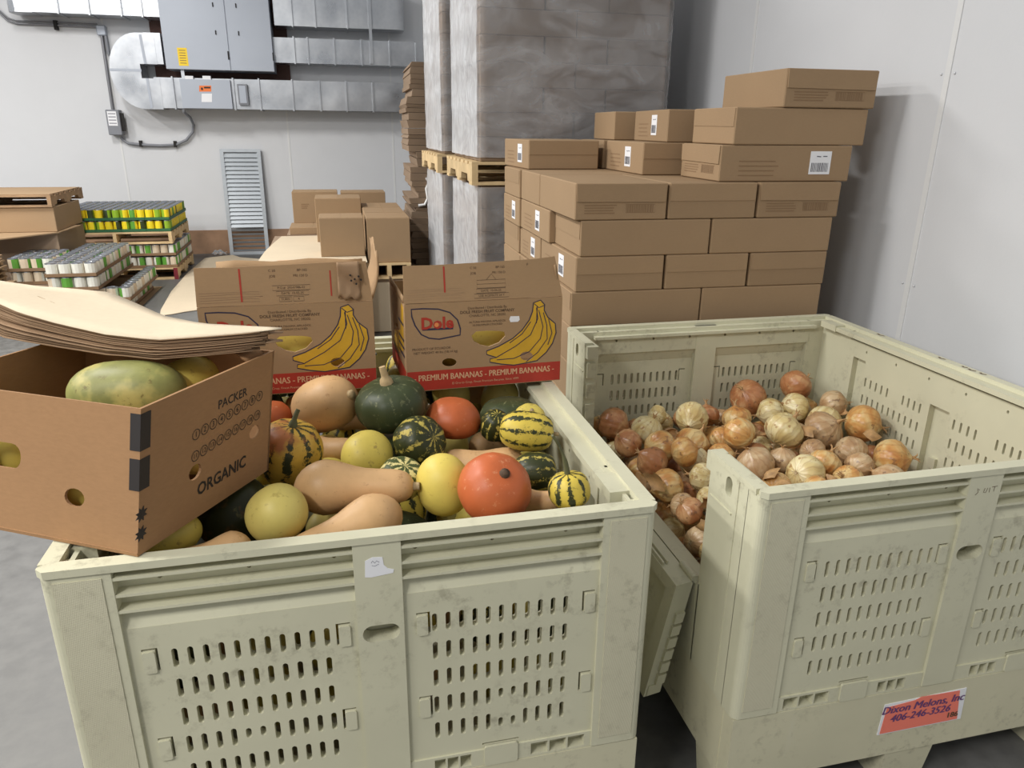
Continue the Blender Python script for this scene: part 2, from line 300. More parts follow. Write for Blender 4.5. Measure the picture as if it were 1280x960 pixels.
# ---------------------------------------------------------------- harvest bins
BW, BD = 1.226, 1.5
def slots_half(x0, right):
    hs = []
    for r in range(5):
        for c in range(11):
            zt = .79-.0735*r; h = .046; x = x0+.0295*c
            sh = ((r == 3 and c in (5, 6)) or (r == 4 and c in (5, 6))) if right else (r == 3 and c in (4, 5))
            if sh: h = .026; zt -= .005 if r == 3 else .016
            hs.append(rrect(x, zt-h/2, .0115, h, .0055, 2))
    return hs
def bin_front(T, root, rot):
    f = lambda y: ((0, y, 0), (1, 0, 0), (0, 0, 1), (0, -1, 0))
    def put(mb, name, mat='bin', **kw):
        mb.v = [T(p) for p in mb.v]; return mb.build(name, mat, root, **kw)
    for k, (a, b, s0) in enumerate(((.1215, .5685, .209), (.6625, 1.1085, .7295))):
        cuts = []; t0 = .31 if k == 0 else .837
        for z in (.765, .543):
            for s, xx in ((1, a+.04), (-1, b-.028)):
                cuts.append([(xx-s*.012, z+.0265), (xx+s*.0125, z+.0265), (xx+s*.0125, z-.022), (xx+s*.0175, z-.022), (xx+s*.0175, z+.0315), (xx-s*.012, z+.0315)])
        cuts.append(rect(t0-.004, t0+.084, .4065, .4125))
        p = put(MB().plate(f(.008), rect(a, b, .396, .848), slots_half(s0, k == 1)+cuts, .02), 'slotted_panel')
        put(MB().hexa([(a, .03, .89), (b, .03, .89), (b, .05, .89), (a, .05, .89)], [(a, .03, .895), (b, .03, .895), (b, .05, .895), (a, .05, .895)])
            .hexa([(a, .008, .846), (b, .008, .846), (b, .03, .846), (a, .03, .846)], [(a, .03, .893), (b, .03, .893), (b, .05, .893), (a, .05, .893)]), 'sloped_shoulder')
        for z in (.965, .928, .892): put(MB().box(a, b, .001, .032, z-.003, z+.003), 'rib')
        for z in (.765, .543):
            for s, xx in ((1, a+.04), (-1, b-.028)):
                put(MB().plate(f(.004), rrect(xx, z, .024, .05, .004), (), .006), 'latch')
        base = .144 if k == 0 else .72; cells = []
        for g0, n, wd in ((.144, 3, .042), (.426, 3, .026)) if k == 0 else ((.72, 3, .026), (.95, 3, .042)):
            for i in range(n): cells.append(rect(g0+i*(wd+.004), g0+i*(wd+.004)+wd, .356, .39))
        put(MB().plate(f(.004), rect(a, b, .350, .3965), cells, .03).box(a+.002, b-.002, .032, .04, .346, .4), 'vent_strip')
        put(MB().plate(f(0), rrect(t0+.04, .378, .08, .056, .006), (), .006), 'tab')
    put(MB().plate(f(.03), rect(.12, 1.106, .89, .986), [ell(.2+h*.165, .946, .005, .006, 8) for h in range(6)], .024), 'upper_band')
    put(MB().plate(f(0), rect(.567, .664, .352, .986), [rrect(.616, .765, .078, .041, .0204, 5)], .04).box(.568, .663, .045, .056, .353, .957), 'center_column')
def corner(T, root, flip, D=.24):
    pr = [(.125, 0), (.125, .05), (.05, .052), (.05, .06), (0, .06)]+[(.022-.022*math.cos(R(q)), .022-.022*math.sin(R(q))) for q in range(0, 91, 15)]
    mb = MB(); n = len(pr); vs = [T((x, y, .352)) for x, y in pr]+[T((x, y, .986)) for x, y in pr]
    fs = [tuple(range(n-1, -1, -1)), tuple(range(n, 2*n))]+[(i, (i+1) % n, (i+1) % n+n, i+n) for i in range(n)]
    if flip: fs = [q[::-1] for q in fs]
    mb.add(vs, fs)
    m2 = MB().plate(((0, D, 0), (0, -1, 0), (0, 0, 1), (-1, 0, 0)), rect(0, D-.058, .352, .986), [rrect(D-.145, .945, .03, .052, .0148, 4)], .03)
    m2.box(.04, .05, .06, D, .352, .986).box(.001, .049, D-.008, D+.0015, .353, .985); m2.box(-.002, .004, .098, .101, .36, .98)
    m2.box(-.003, 0, .12, D-.01, .88, .884)
    fs = [q[::-1] if flip else q for q in m2.f]; mb.add([T(p) for p in m2.v], fs)
    mb.build('corner_post', 'bin', root)
    g = MB().box(.024, .108, -.0018, .001, .375, .972); mb = MB().add([T(p) for p in g.v], [q[::-1] if flip else q for q in g.f]); mb.build('grip_plate', 'bin_texture', root)
def side_wall(fr, root, slotted=True):
    a, b = .235, BD-.235; hs = []
    if slotted:
        for st, n, dx in ((1.129, 5, .032), (.913, 4, .0293), (.663, 4, .0313), (.481, 4, .029)):
            hs += [rrect(st-i*dx, .803, .009, .04, .0044, 2) for i in range(n)]
        for r in (0, 1, 2):
            for st in (1.132, .663): hs += [rrect(st-i*.0309, .73-.073*r, .009, .04, .0044, 2) for i in range(11)]
    ch = [rect(.69, .782, .40, .838), rect(1.146, 1.222, .40, .888), rect(.25, .30, .40, .888)]
    O, U, W, N = fr; fl = U[1] < 0
    if fl: hs = [[(BD-u, v) for u, v in h] for h in hs]; ch = [[(BD-u, v) for u, v in h] for h in ch]
    MB().plate(fr, rect(a, b, .352, .986), hs, .03).build('side_panel', 'bin', root)
    O2 = V(O)-V(N)*.03
    MB().plate((O2, U, W, N), rect(a, b, .352, .955), hs+ch+[ell(.3+h*.17, .925, .005, .006, 8) for h in range(6)], .024).build('liner_panel', 'bin', root)
    for c in ch:
        us = [p[0] for p in c]; MB().plate((O2-V(N)*.0, U, W, N), rect(min(us)+.03, max(us)-.03, .6, .64), (), .012).build('peg', 'bin', root)
def make_bin(name, label, loc, open_left):
    root = thing(name, label, 'crate', loc)
    I = lambda p: V(p); MX = lambda p: V((BW-p[0], p[1], p[2])); MY = lambda p: V((p[0], BD-p[1], p[2])); MXY = lambda p: V((BW-p[0], BD-p[1], p[2]))
    bin_front(I, root, 0); bin_front(MXY, root, 1)
    corner(I, root, False); corner(MX, root, True); corner(MY, root, True); corner(MXY, root, False)
    side_wall(((BW, 0, 0), (0, 1, 0), (0, 0, 1), (1, 0, 0)), root)
    LF = ((0, BD, 0), (0, -1, 0), (0, 0, 1), (-1, 0, 0))
    if not open_left: side_wall(LF, root)
    else: MB().plate(LF, rect(.235, BD-.235, .352, .6), (), .05).build('side_panel', 'bin', root)
    # rim
    rim = [MB().box(-.001, BW+.001, -.004, .03, .984, 1.0, c=.014), MB().box(-.001, BW+.001, BD-.03, BD+.004, .984, 1.0, c=.014)]
    if open_left: rim += [MB().box(-.003, .03, .025, .243, .984, .9995), MB().box(-.003, .03, BD-.243, BD-.025, .984, .9995)]
    else: rim += [MB().box(-.003, .032, .025, BD-.025, .984, .9995)]
    rim += [MB().box(BW-.032, BW+.003, .025, BD-.025, .984, .9995)]
    for r in rim: r.build('rim', 'bin', root)
    for s in ((BW-.075, BW-.03),)+(() if open_left else ((.03, .075),)):
        MB().box(s[0], s[1], .10, BD-.10, .968, .985).build('inner_ledge', 'bin', root)
        for y0 in (.06, BD-.2): MB().box(s[0]-.004, s[1]+.004, y0+.03, y0+.13, .966, .992).build('stacking_lug', 'bin', root)
    for y0, y1 in ((.045, .075), (BD-.075, BD-.045)): MB().box(.1, BW-.1, y0, y1, .958, .97).build('inner_ledge', 'bin', root)
    # base
    MB().box(.02, BW-.02, .02, BD-.02, .31, .352).build('deck', 'bin_base', root)
    for q in ((.004, BW-.004, .002, .05), (.004, BW-.004, BD-.05, BD-.002), (.002, .05, .05, BD-.05), (BW-.05, BW-.002, .05, BD-.05)):
        MB().box(q[0], q[1], q[2], q[3], .13, .349).build('apron', 'bin_base', root)
    for x0, x1 in ((.004, .17), (.5, .66), (BW-.17, BW-.004)):
        for y0, y1 in ((.004, .17), (.66, .84), (BD-.17, BD-.004)):
            MB().hexa([(x0+.012, y0+.012, 0), (x1-.012, y0+.012, 0), (x1-.012, y1-.012, 0), (x0+.012, y1-.012, 0)], [(x0, y0, .14), (x1, y0, .14), (x1, y1, .14), (x0, y1, .14)]).build('foot', 'bin_base', root)
    return root
bin1 = make_bin('harvest_bin', 'grey-green plastic harvest bin full of mixed winter squash', (-.578, 1.322, 0), False)
bin2 = make_bin('harvest_bin', 'grey-green plastic harvest bin of onions with its side door folded down', (.902, 1.32, 0), True)
# the open drop door and its hinges
d = link('drop_door', None, bin2)
def dp(s, t, o=0): return V((-.006-.07*t-o*.98, .255+s*(BD-.51), .602-.365*t-o*.18))
def dslab(s0, s1, t0, t1, o0, o1): return MB().hexa([dp(s0, t0, o1), dp(s1, t0, o1), dp(s1, t0, o0), dp(s0, t0, o0)], [dp(s0, t1, o1), dp(s1, t1, o1), dp(s1, t1, o0), dp(s0, t1, o0)])
dslab(0, 1, 1, 0, .0, .03).build('door_panel', 'bin', d)
for a in ((0, 1, .1, 0), (0, 1, 1, .93)): dslab(a[0], a[1], a[2], a[3], .03, .052).build('door_frame', 'bin', d)
for a in ((0, .05), (.475, .525), (.95, 1)): dslab(a[0], a[1], .93, .1, .03, .052).build('door_frame', 'bin', d)
for k in range(6):
    t0 = .25+k*.11; dslab(-.012, .004, t0+.085, t0, .004, .03).build('door_tooth', 'bin', d)
dslab(-.004, .012, .99, .9, .005, .045).build('door_corner_cap', 'bin', d)
for s in (.02, .5, .98): MB().tube([dp(s-.02, -.01, -.004), dp(s+.06, -.01, -.004)], .012, 8).build('hinge', 'bin', d)
for o0, o1 in ((.032, .037), (.045, .05)): dslab(.1, .9, .03, -.03, o0, o1).build('door_rail', 'bin', d)
for k in range(5):
    z0 = .52+k*.085
    for y0, s in ((.24, 1), (BD-.24, -1)): MB().box(.008, .042, min(y0, y0+s*.014), max(y0, y0+s*.014), z0, z0+.06).build('post_tooth', 'bin', bin2)
for y0, s in ((.24, 1), (BD-.24, -1)): MB().box(.002, .046, min(y0, y0+s*.028), max(y0, y0+s*.028), .94, .99).build('post_catch', 'bin', bin2)
# stickers and pen marks
bf = ((0, 0, 0), (1, 0, 0), (0, 0, 1), (0, -1, 0))
st = MB().plate(((0, -.0008, 0),)+bf[1:], [(.589, .906), (.602, .904), (.646, .909), (.648, .917), (.636, .921), (.628, .930), (.626, .949), (.606, .951), (.591, .944)], (), .0015).build('torn_label', 'label_white', bin1)
m = MB(); m.ribbon(bf, [(.603, .938), (.606, .943), (.61, .937), (.614, .942), (.619, .938)], .0015, .0012); m.ribbon(bf, [(.604, .932), (.61, .93), (.618, .934)], .0012, .0012); m.build('smudge_print', 'label_grey', st)
bf2 = ((0, .002, 0), (1, 0, 0), (0, 0, 1), (0, -1, 0))
sp = MB().plate(((0, 0, 0),)+bf[1:], [(.455, .208), (.728, .209), (.722, .318), (.46, .311)], (), .0018).build('sticker', 'label_white', bin2)
MB().plate(((0, -.0006, 0),)+bf[1:], [(.462, .211), (.715, .212), (.7, .314), (.575, .316), (.555, .309), (.468, .301)], (), .001).build('sticker_face', 'sticker_coral', sp)
m = MB(); fr = ((0, -.0008, 0),)+bf[1:]
text(m, fr, 'Dixon Melons, Inc', .586, .290, .036, shear=.2, fat=.0009); text(m, fr, '406-246-3526', .583, .258, .0345, shear=.2, fat=.0009); m.build('lettering', 'sticker_purple', sp, kind='stuff')
m = MB(); text(m, fr, '186', .693, .232, .026, fat=.0009); m.build('lettering', 'print_dark', sp, kind='stuff')
m = MB()
for q in ([(.60, .944), (.592, .95), (.597, .939), (.59, .932)], [(.615, .948), (.613, .937), (.62, .935), (.623, .948)], [(.63, .948), (.63, .935)], [(.636, .949), (.652, .95)], [(.644, .949), (.643, .936)]): m.ribbon(bf, q, .0014, .0006)
m.build('pen_marks', 'print_dark', bin2)
rf = ((BW, 0, 1.0), (0, 1, 0), (-1, 0, 0), (0, 0, 1)); m = MB()
for a, b, c in ((1.12, 1.16, .008), (.80, .83, .01), (.70, .72, .01), (.66, .69, .013), (.62, .645, .009)): m.ribbon(rf, [(a, c), ((a+b)/2, c+.008), (b, c+.002)], .008, .0004)
m.build('pen_marks', 'print_dark', bin2)

# ---------------------------------------------------------------- squash
def aim(axis, spin=0):
    return V(axis).normalized().to_track_quat('Z', 'Y').to_matrix().to_4x4() @ Matrix.Rotation(spin, 4, 'Z')
SHAPES = {  # radius profile along the axis t in -1..1 (stem at +1), lobes, lobe depth
    'round': (lambda t: math.sqrt(max(0, 1-abs(t)**2.3)), 0, 0), 'flat': (lambda t: max(0, 1-abs(t)**2.6)**.5*(1-.12*max(0, t-.6)), 10, .045),
    'ribbed': (lambda t: max(0, 1-abs(t)**2.5)**.5, 9, .05), 'kuri': (lambda t: max(0, 1-abs(t)**2.2)**.52*(1-.16*t), 9, .02), 'oval': (lambda t: max(0, 1-abs(t)**2.6)**.5, 0, 0),
    'butternut': (lambda t: max(0, 1-abs(t)**7)**.5*(.62+.38*(1/(1+math.exp(7*(t+.12))))) if t > -.45 else max(0, 1-((-t-.40)/.6)**2)**.5*.99, 0, 0)}
def squash(label, shape, mat, c, wd, ln, axis, spin=0, stem=None, stem_mat='stem_tan', group=None, name='squash', squeeze=(1, 1)):
    f, lob, amp = SHAPES[shape]; prof = []; n = 18; ph = random.random()*6
    for i in range(n+1):
        t = -math.cos(math.pi*i/n); prof.append((max(.0004, f(t))*wd/2, t*ln/2))
    if lob:
        for i in range(n+1):   # dimple at both ends
            t = prof[i][1]/(ln/2); prof[i] = (prof[i][0], prof[i][1]-math.copysign(1, t)*ln*.05*max(0, abs(t)-.8)/.2)
    fn = (lambda a, z: 1+amp*(abs(math.cos(lob*a/2+ph))-.6)) if lob else (lambda a, z: 1+.02*math.sin(2*a+ph))
    mb = MB().lathe(prof, 36, 0, fn); mb.v = [(x*squeeze[0], y*squeeze[1], z) for x, y, z in mb.v]
    o = mb.build(name, mat, None, label=label, cat='squash', group=group)
    o.matrix_world = Matrix.Translation(c) @ aim(axis, spin)
    top = ln/2*(.93 if lob else .99)
    if stem:
        kind, h, r = stem
        if kind == 'stub': MB().lathe([(r*1.5, top-.008), (r*1.1, top+h*.3), (r, top+h*.8), (r*1.15, top+h), (.001, top+h*1.02)], 10).build('stem', stem_mat, o)
        else:
            pts = [(r*.2*math.sin(k), 0, top-.006+h*.0) for k in (0,)]; pts = []
            for k in range(8):
                s = k/7; pts.append((kind*h*s*s*.75, 0, top-.006+h*(s-.25*s*s*abs(kind)))) 
            MB().tube(pts, [r*1.7*(1-s/7)+r*.75*s/7 if s < 3 else r*(1-.03*s) for s in range(8)], 8).build('stem', stem_mat, o)
    return o
SQL = []
def proxies(q):
    wd, ln, sh = q['wd'], q['ln'], q['shape']; a = V(q['axis']).normalized(); r = wd/2*1.04
    if sh == 'butternut': return [(a*(-.40*ln/2), r), (a*(-.05*ln/2), r*.86), (a*(.28*ln/2), r*.70), (a*(ln/2-r*.62), r*.68)]
    if ln > wd*1.12: s = ln/2*1.02-r*.9; return [(a*-s, r*.86), (a*(-s*.45), r), (a*(s*.45), r), (a*s, r*.86)]
    if ln < wd*.86:
        b = a.orthogonal().normalized(); c = a.cross(b); h = ln/2*1.02; d = wd/2*1.03-h
        return [(V((0, 0, 0)), h)]+[((b*math.cos(k*math.pi/4)+c*math.sin(k*math.pi/4))*d, h) for k in range(8)]
    return [(V((0, 0, 0)), max(r, ln/2*.98))]
def queue(vis, **kw): kw['vis'] = vis; kw['c'] = V(kw['c']); SQL.append(kw)
def settle_squash():
    for q in SQL: q['p'] = proxies(q); q['R'] = max(o.length+r for o, r in q['p'])
    for q in SQL: q['c0'] = q['c'].copy()
    for it in range(200):
        for q in SQL:
            if q['vis'] and it < 160: q['c'] += (q['c0']-q['c'])*.12
        for i, A in enumerate(SQL):
            for B_ in SQL[:i]:
                if (A['c']-B_['c']).length > A['R']+B_['R']: continue
                push = V((0, 0, 0))
                for o, r in A['p']:
                    for o2, r2 in B_['p']:
                        d = A['c']+o-B_['c']-o2; L = d.length
                        if L < r+r2:
                            e = (d/L if L > 1e-5 else V((0, 0, 1)))*(r+r2-L)
                            if e.length > push.length: push = e
                if push.length:
                    wa, wb = (.5, .5) if A['vis'] == B_['vis'] else ((.04, .96) if A['vis'] else (.96, .04)); A['c'] += push*wa*.7; B_['c'] -= push*wb*.7
        for q in SQL:
            c = q['c']
            for o, r in q['p']:
                p = c+o; c.x += max(0, -.515+r-p.x)-max(0, p.x-(.572-r)); c.y += max(0, 1.386+r-p.y)-max(0, p.y-(2.752-r)); c.z += max(0, .356+r-p.z)
                bf_ = 2.14 if p.x > .14 else 2.2            # faces of the two banana boxes
                if p.z+r > .999 and p.y+r > bf_:
                    if p.y < bf_: c.y -= (p.y+r-bf_)*.5
                    else: c.z -= p.z+r-.999
                q0 = p-V((-.406, 1.336, 1.0)); u_, w_ = q0.dot(V((.53, .848, 0))), q0.dot(V((.848, -.53, 0)))
                if p.z+r > .999 and -.1 < u_ < .40 and w_ < r*.35: c.z -= min(.01, p.z+r-.999)   # floor of the produce box
                elif p.z+r > .999 and -.1 < u_ < .40 and w_ < r: c.x += (r-w_)*.2; c.y -= (r-w_)*.12
    for q in SQL: squash(q['label'], q['shape'], q['mat'], q['c'], q['wd'], q['ln'], q['axis'], **q['kw'])
def pxsq(label, shape, mat, px, py, z, wpx, lr, axis, dy=0, **kw):
    c = onz(px, py, z); dist = (c-EYE).length; wd = wpx/F*dist*math.cos(math.atan(math.hypot(px-640, py-480)/F))
    queue(True, label=label, shape=shape, mat=mat, c=c, wd=wd, ln=wd*lr, axis=axis, kw=kw)
S = pxsq
S('tan butternut squash propped up with its pale stem scar showing', 'oval', 'sk_butternut', 416, 516, 1.0, 70, 1.3, (.62, -.5, .38), stem=('stub', .007, .012))
S('dark green kabocha squash with a thick corky stem', 'flat', 'sk_kabocha', 490, 520, 1.0, 88, .74, (-.16, -.1, 1), stem=(-.12, .055, .012))
S('orange red squash tucked behind the striped green dumpling squash', 'kuri', 'sk_kuri', 565, 521, .985, 70, .78, (.1, .1, 1), stem=None)
S('round dark green squash with yellow mottled stripes beside the kabocha', 'ribbed', 'sk_dumpling', 526, 552, .97, 66, .9, (.55, -.6, .45), stem=None)
S('large yellow carnival squash with dark stripes, brown patch and hooked stem', 'ribbed', 'sk_carnival', 371, 572, .975, 80, 1.08, (.2, -.15, 1), stem=(.35, .05, .007), stem_mat='stem_green')
S('small round yellow squash with a brown scar', 'round', 'sk_yellow', 454, 574, .95, 64, .88, (.3, -.7, .5), stem=None)
S('long tan butternut squash lying across the middle of the bin', 'butternut', 'sk_butternut', 450, 622, .965, 74, 2.05, (.97, -.22, .02), stem=('stub', .014, .009))
S('tan butternut squash lying against the rim below the long one', 'butternut', 'sk_butternut', 428, 656, .95, 70, 2.2, (-.86, -.3, -.16), stem=None)
S('smooth lemon-yellow round squash touching the red-orange one', 'round', 'sk_lemon', 553, 607, .965, 68, 1.18, (-.1, .2, 1), stem=None)
S('glossy red-orange squash with a dark star-shaped stem scar', 'kuri', 'sk_kuri', 617, 610, .985, 92, .84, (.16, -.55, .72), stem=('stub', .003, .010), stem_mat='stem_brown')
S('tan butternut squash half hidden behind the red-orange squash', 'butternut', 'sk_butternut', 602, 568, .94, 58, 1.9, (-.95, .3, .1), stem=None)
S('yellow delicata squash with long dark green stripes', 'ribbed', 'sk_delicata', 653, 549, .985, 50, 1.5, (.97, -.22, -.1), stem=('stub', .012, .005))
S('small yellow squash behind the striped delicata', 'ribbed', 'sk_yellow', 662, 524, .985, 40, .9, (0, -.5, .8), stem=('stub', .006, .005))
S('dark green striped dumpling squash next to the far orange one', 'ribbed', 'sk_dumpling', 611, 530, .97, 36, 1.2, (.1, -.4, .9), stem=None)
S('dark green and yellow squash wedged under the delicata', 'ribbed', 'sk_dumpling', 668, 590, .93, 50, 1.2, (.9, -.3, .1), stem=None)
S('small striped yellow-green squash with a tall curved stem', 'ribbed', 'sk_delicata', 705, 616, .975, 52, .92, (-.12, .1, 1), stem=(.42, .125, .0042), stem_mat='stem_green', spin=-.2)
S('tan butternut tip poking out beside the striped squash with tall stem', 'butternut', 'sk_butternut', 672, 622, .945, 42, 1.7, (.6, -.5, .25), stem=('stub', .012, .008))
S('pale yellow oval squash against the bin rim by the dark green one', 'oval', 'sk_pale', 350, 648, .965, 72, 1.08, (.5, -.3, .45), stem=None)
S('big dark green squash with orange blotches under the organic box', 'ribbed', 'sk_darkorange', 293, 620, .955, 92, 1.1, (.7, .1, .55), stem=None)
S('yellow squash peeking out below the organic box', 'oval', 'sk_yellow', 214, 676, .955, 52, 1.6, (.8, .4, .1), stem=None)
S('brown-tan butternut squash low against the rim beside the yellow one', 'butternut', 'sk_butternut', 262, 684, .935, 52, 1.8, (-.9, -.2, 0), stem=None)
S('cream and green dappled squash between the butternuts', 'ribbed', 'sk_dapple', 502, 598, .945, 58, .85, (.2, -.3, .9), stem=None)
S('small orange squash behind the carnival squash', 'kuri', 'sk_kuri', 343, 521, .98, 48, .9, (0, 0, 1), stem=None)
S('dark green squash in the shade of the banana boxes', 'flat', 'sk_kabocha', 640, 508, .93, 70, .8, (0, .1, 1), stem=None)
S('tan butternut squash below the propped-up one', 'butternut', 'sk_butternut', 405, 556, .93, 56, 1.7, (.8, -.3, .1), stem=None)
S('yellow squash half hidden between carnival and yellow round squash', 'round', 'sk_yellow', 412, 590, .915, 58, 1., (.2, 0, 1), stem=None)
S('dark squash in the gap under the kabocha', 'flat', 'sk_kabocha', 492, 562, .90, 70, .85, (0, .2, 1), stem=None)
# the squash below, seen in the gaps and through the slots
random.seed(21)
kinds = [('butternut', 'sk_butternut', .125, 1.8), ('ribbed', 'sk_delicata', .12, 1.3), ('round', 'sk_yellow', .14, 1.1), ('flat', 'sk_kabocha', .17, .75), ('ribbed', 'sk_dumpling', .14, 1.0), ('round', 'sk_pale', .14, 1.15)]
for lz, nx, ny, y0, y1 in ((.80, 6, 6, 1.49, 2.52), (.63, 6, 5, 1.49, 2.52), (.47, 6, 5, 1.49, 2.52), (.905, 7, 3, 2.3, 2.62)):
    for i in range(nx):
        for j in range(ny):
            sh, mt, wd, lr = random.choice(kinds); x = -.425+i*.92/(nx-1)+random.uniform(-.02, .02); y = y0+j*(y1-y0)/(ny-1)+random.uniform(-.02, .02)
            if sh == 'butternut': ax = (random.choice((-1, 1)), random.uniform(-.3, .3), 0)
            else: ax = (random.uniform(-.5, .5), random.uniform(-.5, .5), 1)
            queue(False, label={'sk_butternut': 'tan butternut', 'sk_delicata': 'striped yellow', 'sk_yellow': 'round yellow', 'sk_kabocha': 'dark green', 'sk_dumpling': 'dark striped', 'sk_pale': 'pale yellow'}[mt]+' squash '+('just under the top layer of the full bin' if lz > .7 and lz < .9 else 'under the banana boxes at the far end of the bin' if lz > .9 else 'in the middle layer, glimpsed through the bin slots' if lz > .5 else 'in the bottom layer, glimpsed through the bin slots'), shape=sh, mat=mt, c=V((x*(.9 if sh == 'butternut' else 1), y, lz+random.uniform(-.03, .03))), wd=wd*.9, ln=wd*.9*lr*(.85 if sh == 'butternut' else 1), axis=ax, kw=dict(group='squash in the lower layers of the bin'))

settle_squash()

# ---------------------------------------------------------------- onions
def onion_mesh(i, flat, neck, mat):
    prof = []; n = 12
    for k in range(n+1):
        t = -math.cos(math.pi*k/n); r = max(0, 1-abs(t)**2.1)**.5*(1-.06*t); 
        if t > .55: r = max(r*(1-(t-.55)*1.0), neck)
        prof.append((max(r, .02), t*flat))
    mb = MB().lathe(prof, 18, 0, lambda a, z: 1+.03*math.sin(2*a+i)+.015*math.sin(5*a+2*i)); return mb.mesh('onion', mat)
def neck_mesh(i):
    rs = random.Random(i); mb = MB(); 
    for k in range(3):
        a = rs.uniform(0, 6.3); pts = [(0, 0, .8), (.03*math.cos(a), .03*math.sin(a), 1.0), (.12*math.cos(a), .12*math.sin(a), 1.14), (.26*math.cos(a), .26*math.sin(a), 1.16+rs.uniform(0, .2))]
        mb.tube(pts, [.14, .06, .04, .008], 6)
    return mb.mesh('neck', 'husk')
def root_mesh():
    mb = MB()
    for k in range(9):
        a = k*.7; mb.tube([(0, 0, -.9), (.08*math.cos(a), .08*math.sin(a), -1.03), (.2*math.cos(a), .2*math.sin(a), -1.06-.03*(k % 3))], [.02, .014, .006], 4)
    return mb.mesh('roots', 'roots')
OM = {}
for mt in ('onion_gold', 'onion_pale', 'onion_brown', 'onion_tan'): OM[mt] = [onion_mesh(i, f, n, mt) for i, (f, n) in enumerate(((.92, .12), (.84, .1), (1.0, .14)))]
NM = [neck_mesh(i) for i in range(4)]; RM = root_mesh()
on_labels = {'onion_gold': 'golden brown onion in the open-sided bin', 'onion_pale': 'pale straw-coloured onion in the open-sided bin', 'onion_brown': 'reddish brown onion in the open-sided bin', 'onion_tan': 'dull tan dusty onion in the open-sided bin'}
ALL = []; G, P, B, T = 'onion_gold', 'onion_pale', 'onion_brown', 'onion_tan'
def onion(c, r, mt, label=None, tilt=None, parts=True):
    ALL.append([V(c), r, mt, tilt, parts])
def onion_build(c, r, mt, label=None, tilt=None, parts=True, buried=False):
    size = 'small' if r < .041 else 'large' if r > .052 else 'medium'
    zone = 'beside the folded-down door' if c.x < 1.2 else 'under the slotted far wall of the bin' if c.y > 2.35 else 'toward the wall-side panel of the bin' if c.x > 1.7 else 'in the middle of the bin'
    if buried: zone = 'low in the heap, under other onions'
    label = '%s %s onion %s' % (size, {G: 'golden brown', P: 'pale straw-coloured', B: 'reddish brown', T: 'dull tan'}[mt], zone)
    ax = tilt or (random.uniform(-1, 1), random.uniform(-1, .6), random.uniform(-.5, 1)); g = 'onions in the bin'
    o = link('onion', random.choice(OM[mt]), None, label, 'onion', g)
    o.matrix_world = Matrix.Translation(c) @ aim(ax, random.random()*6.28) @ Matrix.Diagonal((r, r, r*random.uniform(.95, 1.02), 1))
    if parts:
        link('neck', random.choice(NM), o)
        if random.random() < .6: link('roots', RM, o)
    return o
G, P, B, T = 'onion_gold', 'onion_pale', 'onion_brown', 'onion_tan'
ON = [  # px, py, width px, skin, (height)
 (768, 534, 42, B), (798, 538, 40, P), (820, 526, 26, P), (864, 533, 40, P), (820, 562, 44, G), (865, 562, 44, G), (890, 522, 32, B), (911, 527, 36, G), (928, 503, 44, B), (954, 491, 34, P), (986, 493, 38, B, .69),
 (993, 512, 38, P), (960, 520, 34, P), (1024, 521, 38, P), (1056, 516, 32, T), (980, 535, 34, P), (1036, 547, 46, T), (1081, 538, 44, G), (981, 553, 46, P), (927, 554, 38, G, .68), (905, 550, 30, G), (1014, 566, 30, T), (948, 580, 46, T), (974, 581, 34, T),
 (1007, 593, 46, P), (1036, 582, 38, G), (1070, 565, 36, T), (1109, 572, 44, G), (1068, 585, 34, T), (1102, 597, 36, T), (971, 608, 34, G), (935, 562, 30, B), (907, 570, 34, G), (835, 590, 40, G), (866, 600, 36, P), (864, 577, 40, P), (833, 620, 46, G), (880, 628, 36, P), (873, 648, 38, T), (846, 668, 40, T), (880, 666, 38, B), (870, 700, 34, P), (806, 590, 40, B), (784, 558, 36, B),
 (843, 548, 28, T), (885, 545, 28, G), (945, 540, 30, B), (1000, 540, 30, T), (1040, 502, 26, T), (1058, 600, 34, G), (1020, 610, 40, G), (890, 590, 34, G), (858, 636, 34, T), (826, 650, 36, B), (815, 540, 26, B), (905, 512, 26, B), (955, 560, 30, P), (988, 570, 26, B), (1053, 566, 28, T), (1085, 560, 28, B), (895, 604, 34, T), (822, 604, 30, B), (800, 612, 30, T), (850, 690, 34, G), (900, 690, 36, T), (790, 540, 24, B), (1040, 528, 24, P), (1010, 500, 26, G), (875, 545, 26, P), (850, 610, 30, B)]
random.seed(5); used = []
for k, q in enumerate(ON):
    px, py, wp, mt = q[:4]; z = q[4] if len(q) > 4 else .655; z -= .05 if wp < 33 and k > 40 else 0
    if py > 610: z -= .02
    c = onz(px, py, z); dist = (c-EYE).length; r = wp/2/F*dist*.98
    used.append((c.x, c.y)); onion(c, r, mt)
random.seed(11)
for i in range(11):
    for j in range(13):
        x = .99+i*.101+random.uniform(-.012, .012); y = 1.42+j*.104+random.uniform(-.012, .012)
        vis = any(abs(x-a)+abs(y-b) < .11 for a, b in used)
        lo = .555 if (x > 1.75 and y > 1.9) else .585
        if x > 1.9 and y > 1.75: lo -= .05
        onion(V((x, y, lo+random.uniform(-.015, .01))), random.uniform(.042, .054), random.choice((G, G, P, B, T, T)), parts=random.random() < .35)
for i in range(10):
    for j in range(3):
        onion(V((1.0+i*.11, 1.43+j*.1, .47+random.uniform(-.02, .02))), .05, random.choice((G, P, B, T)), parts=False)
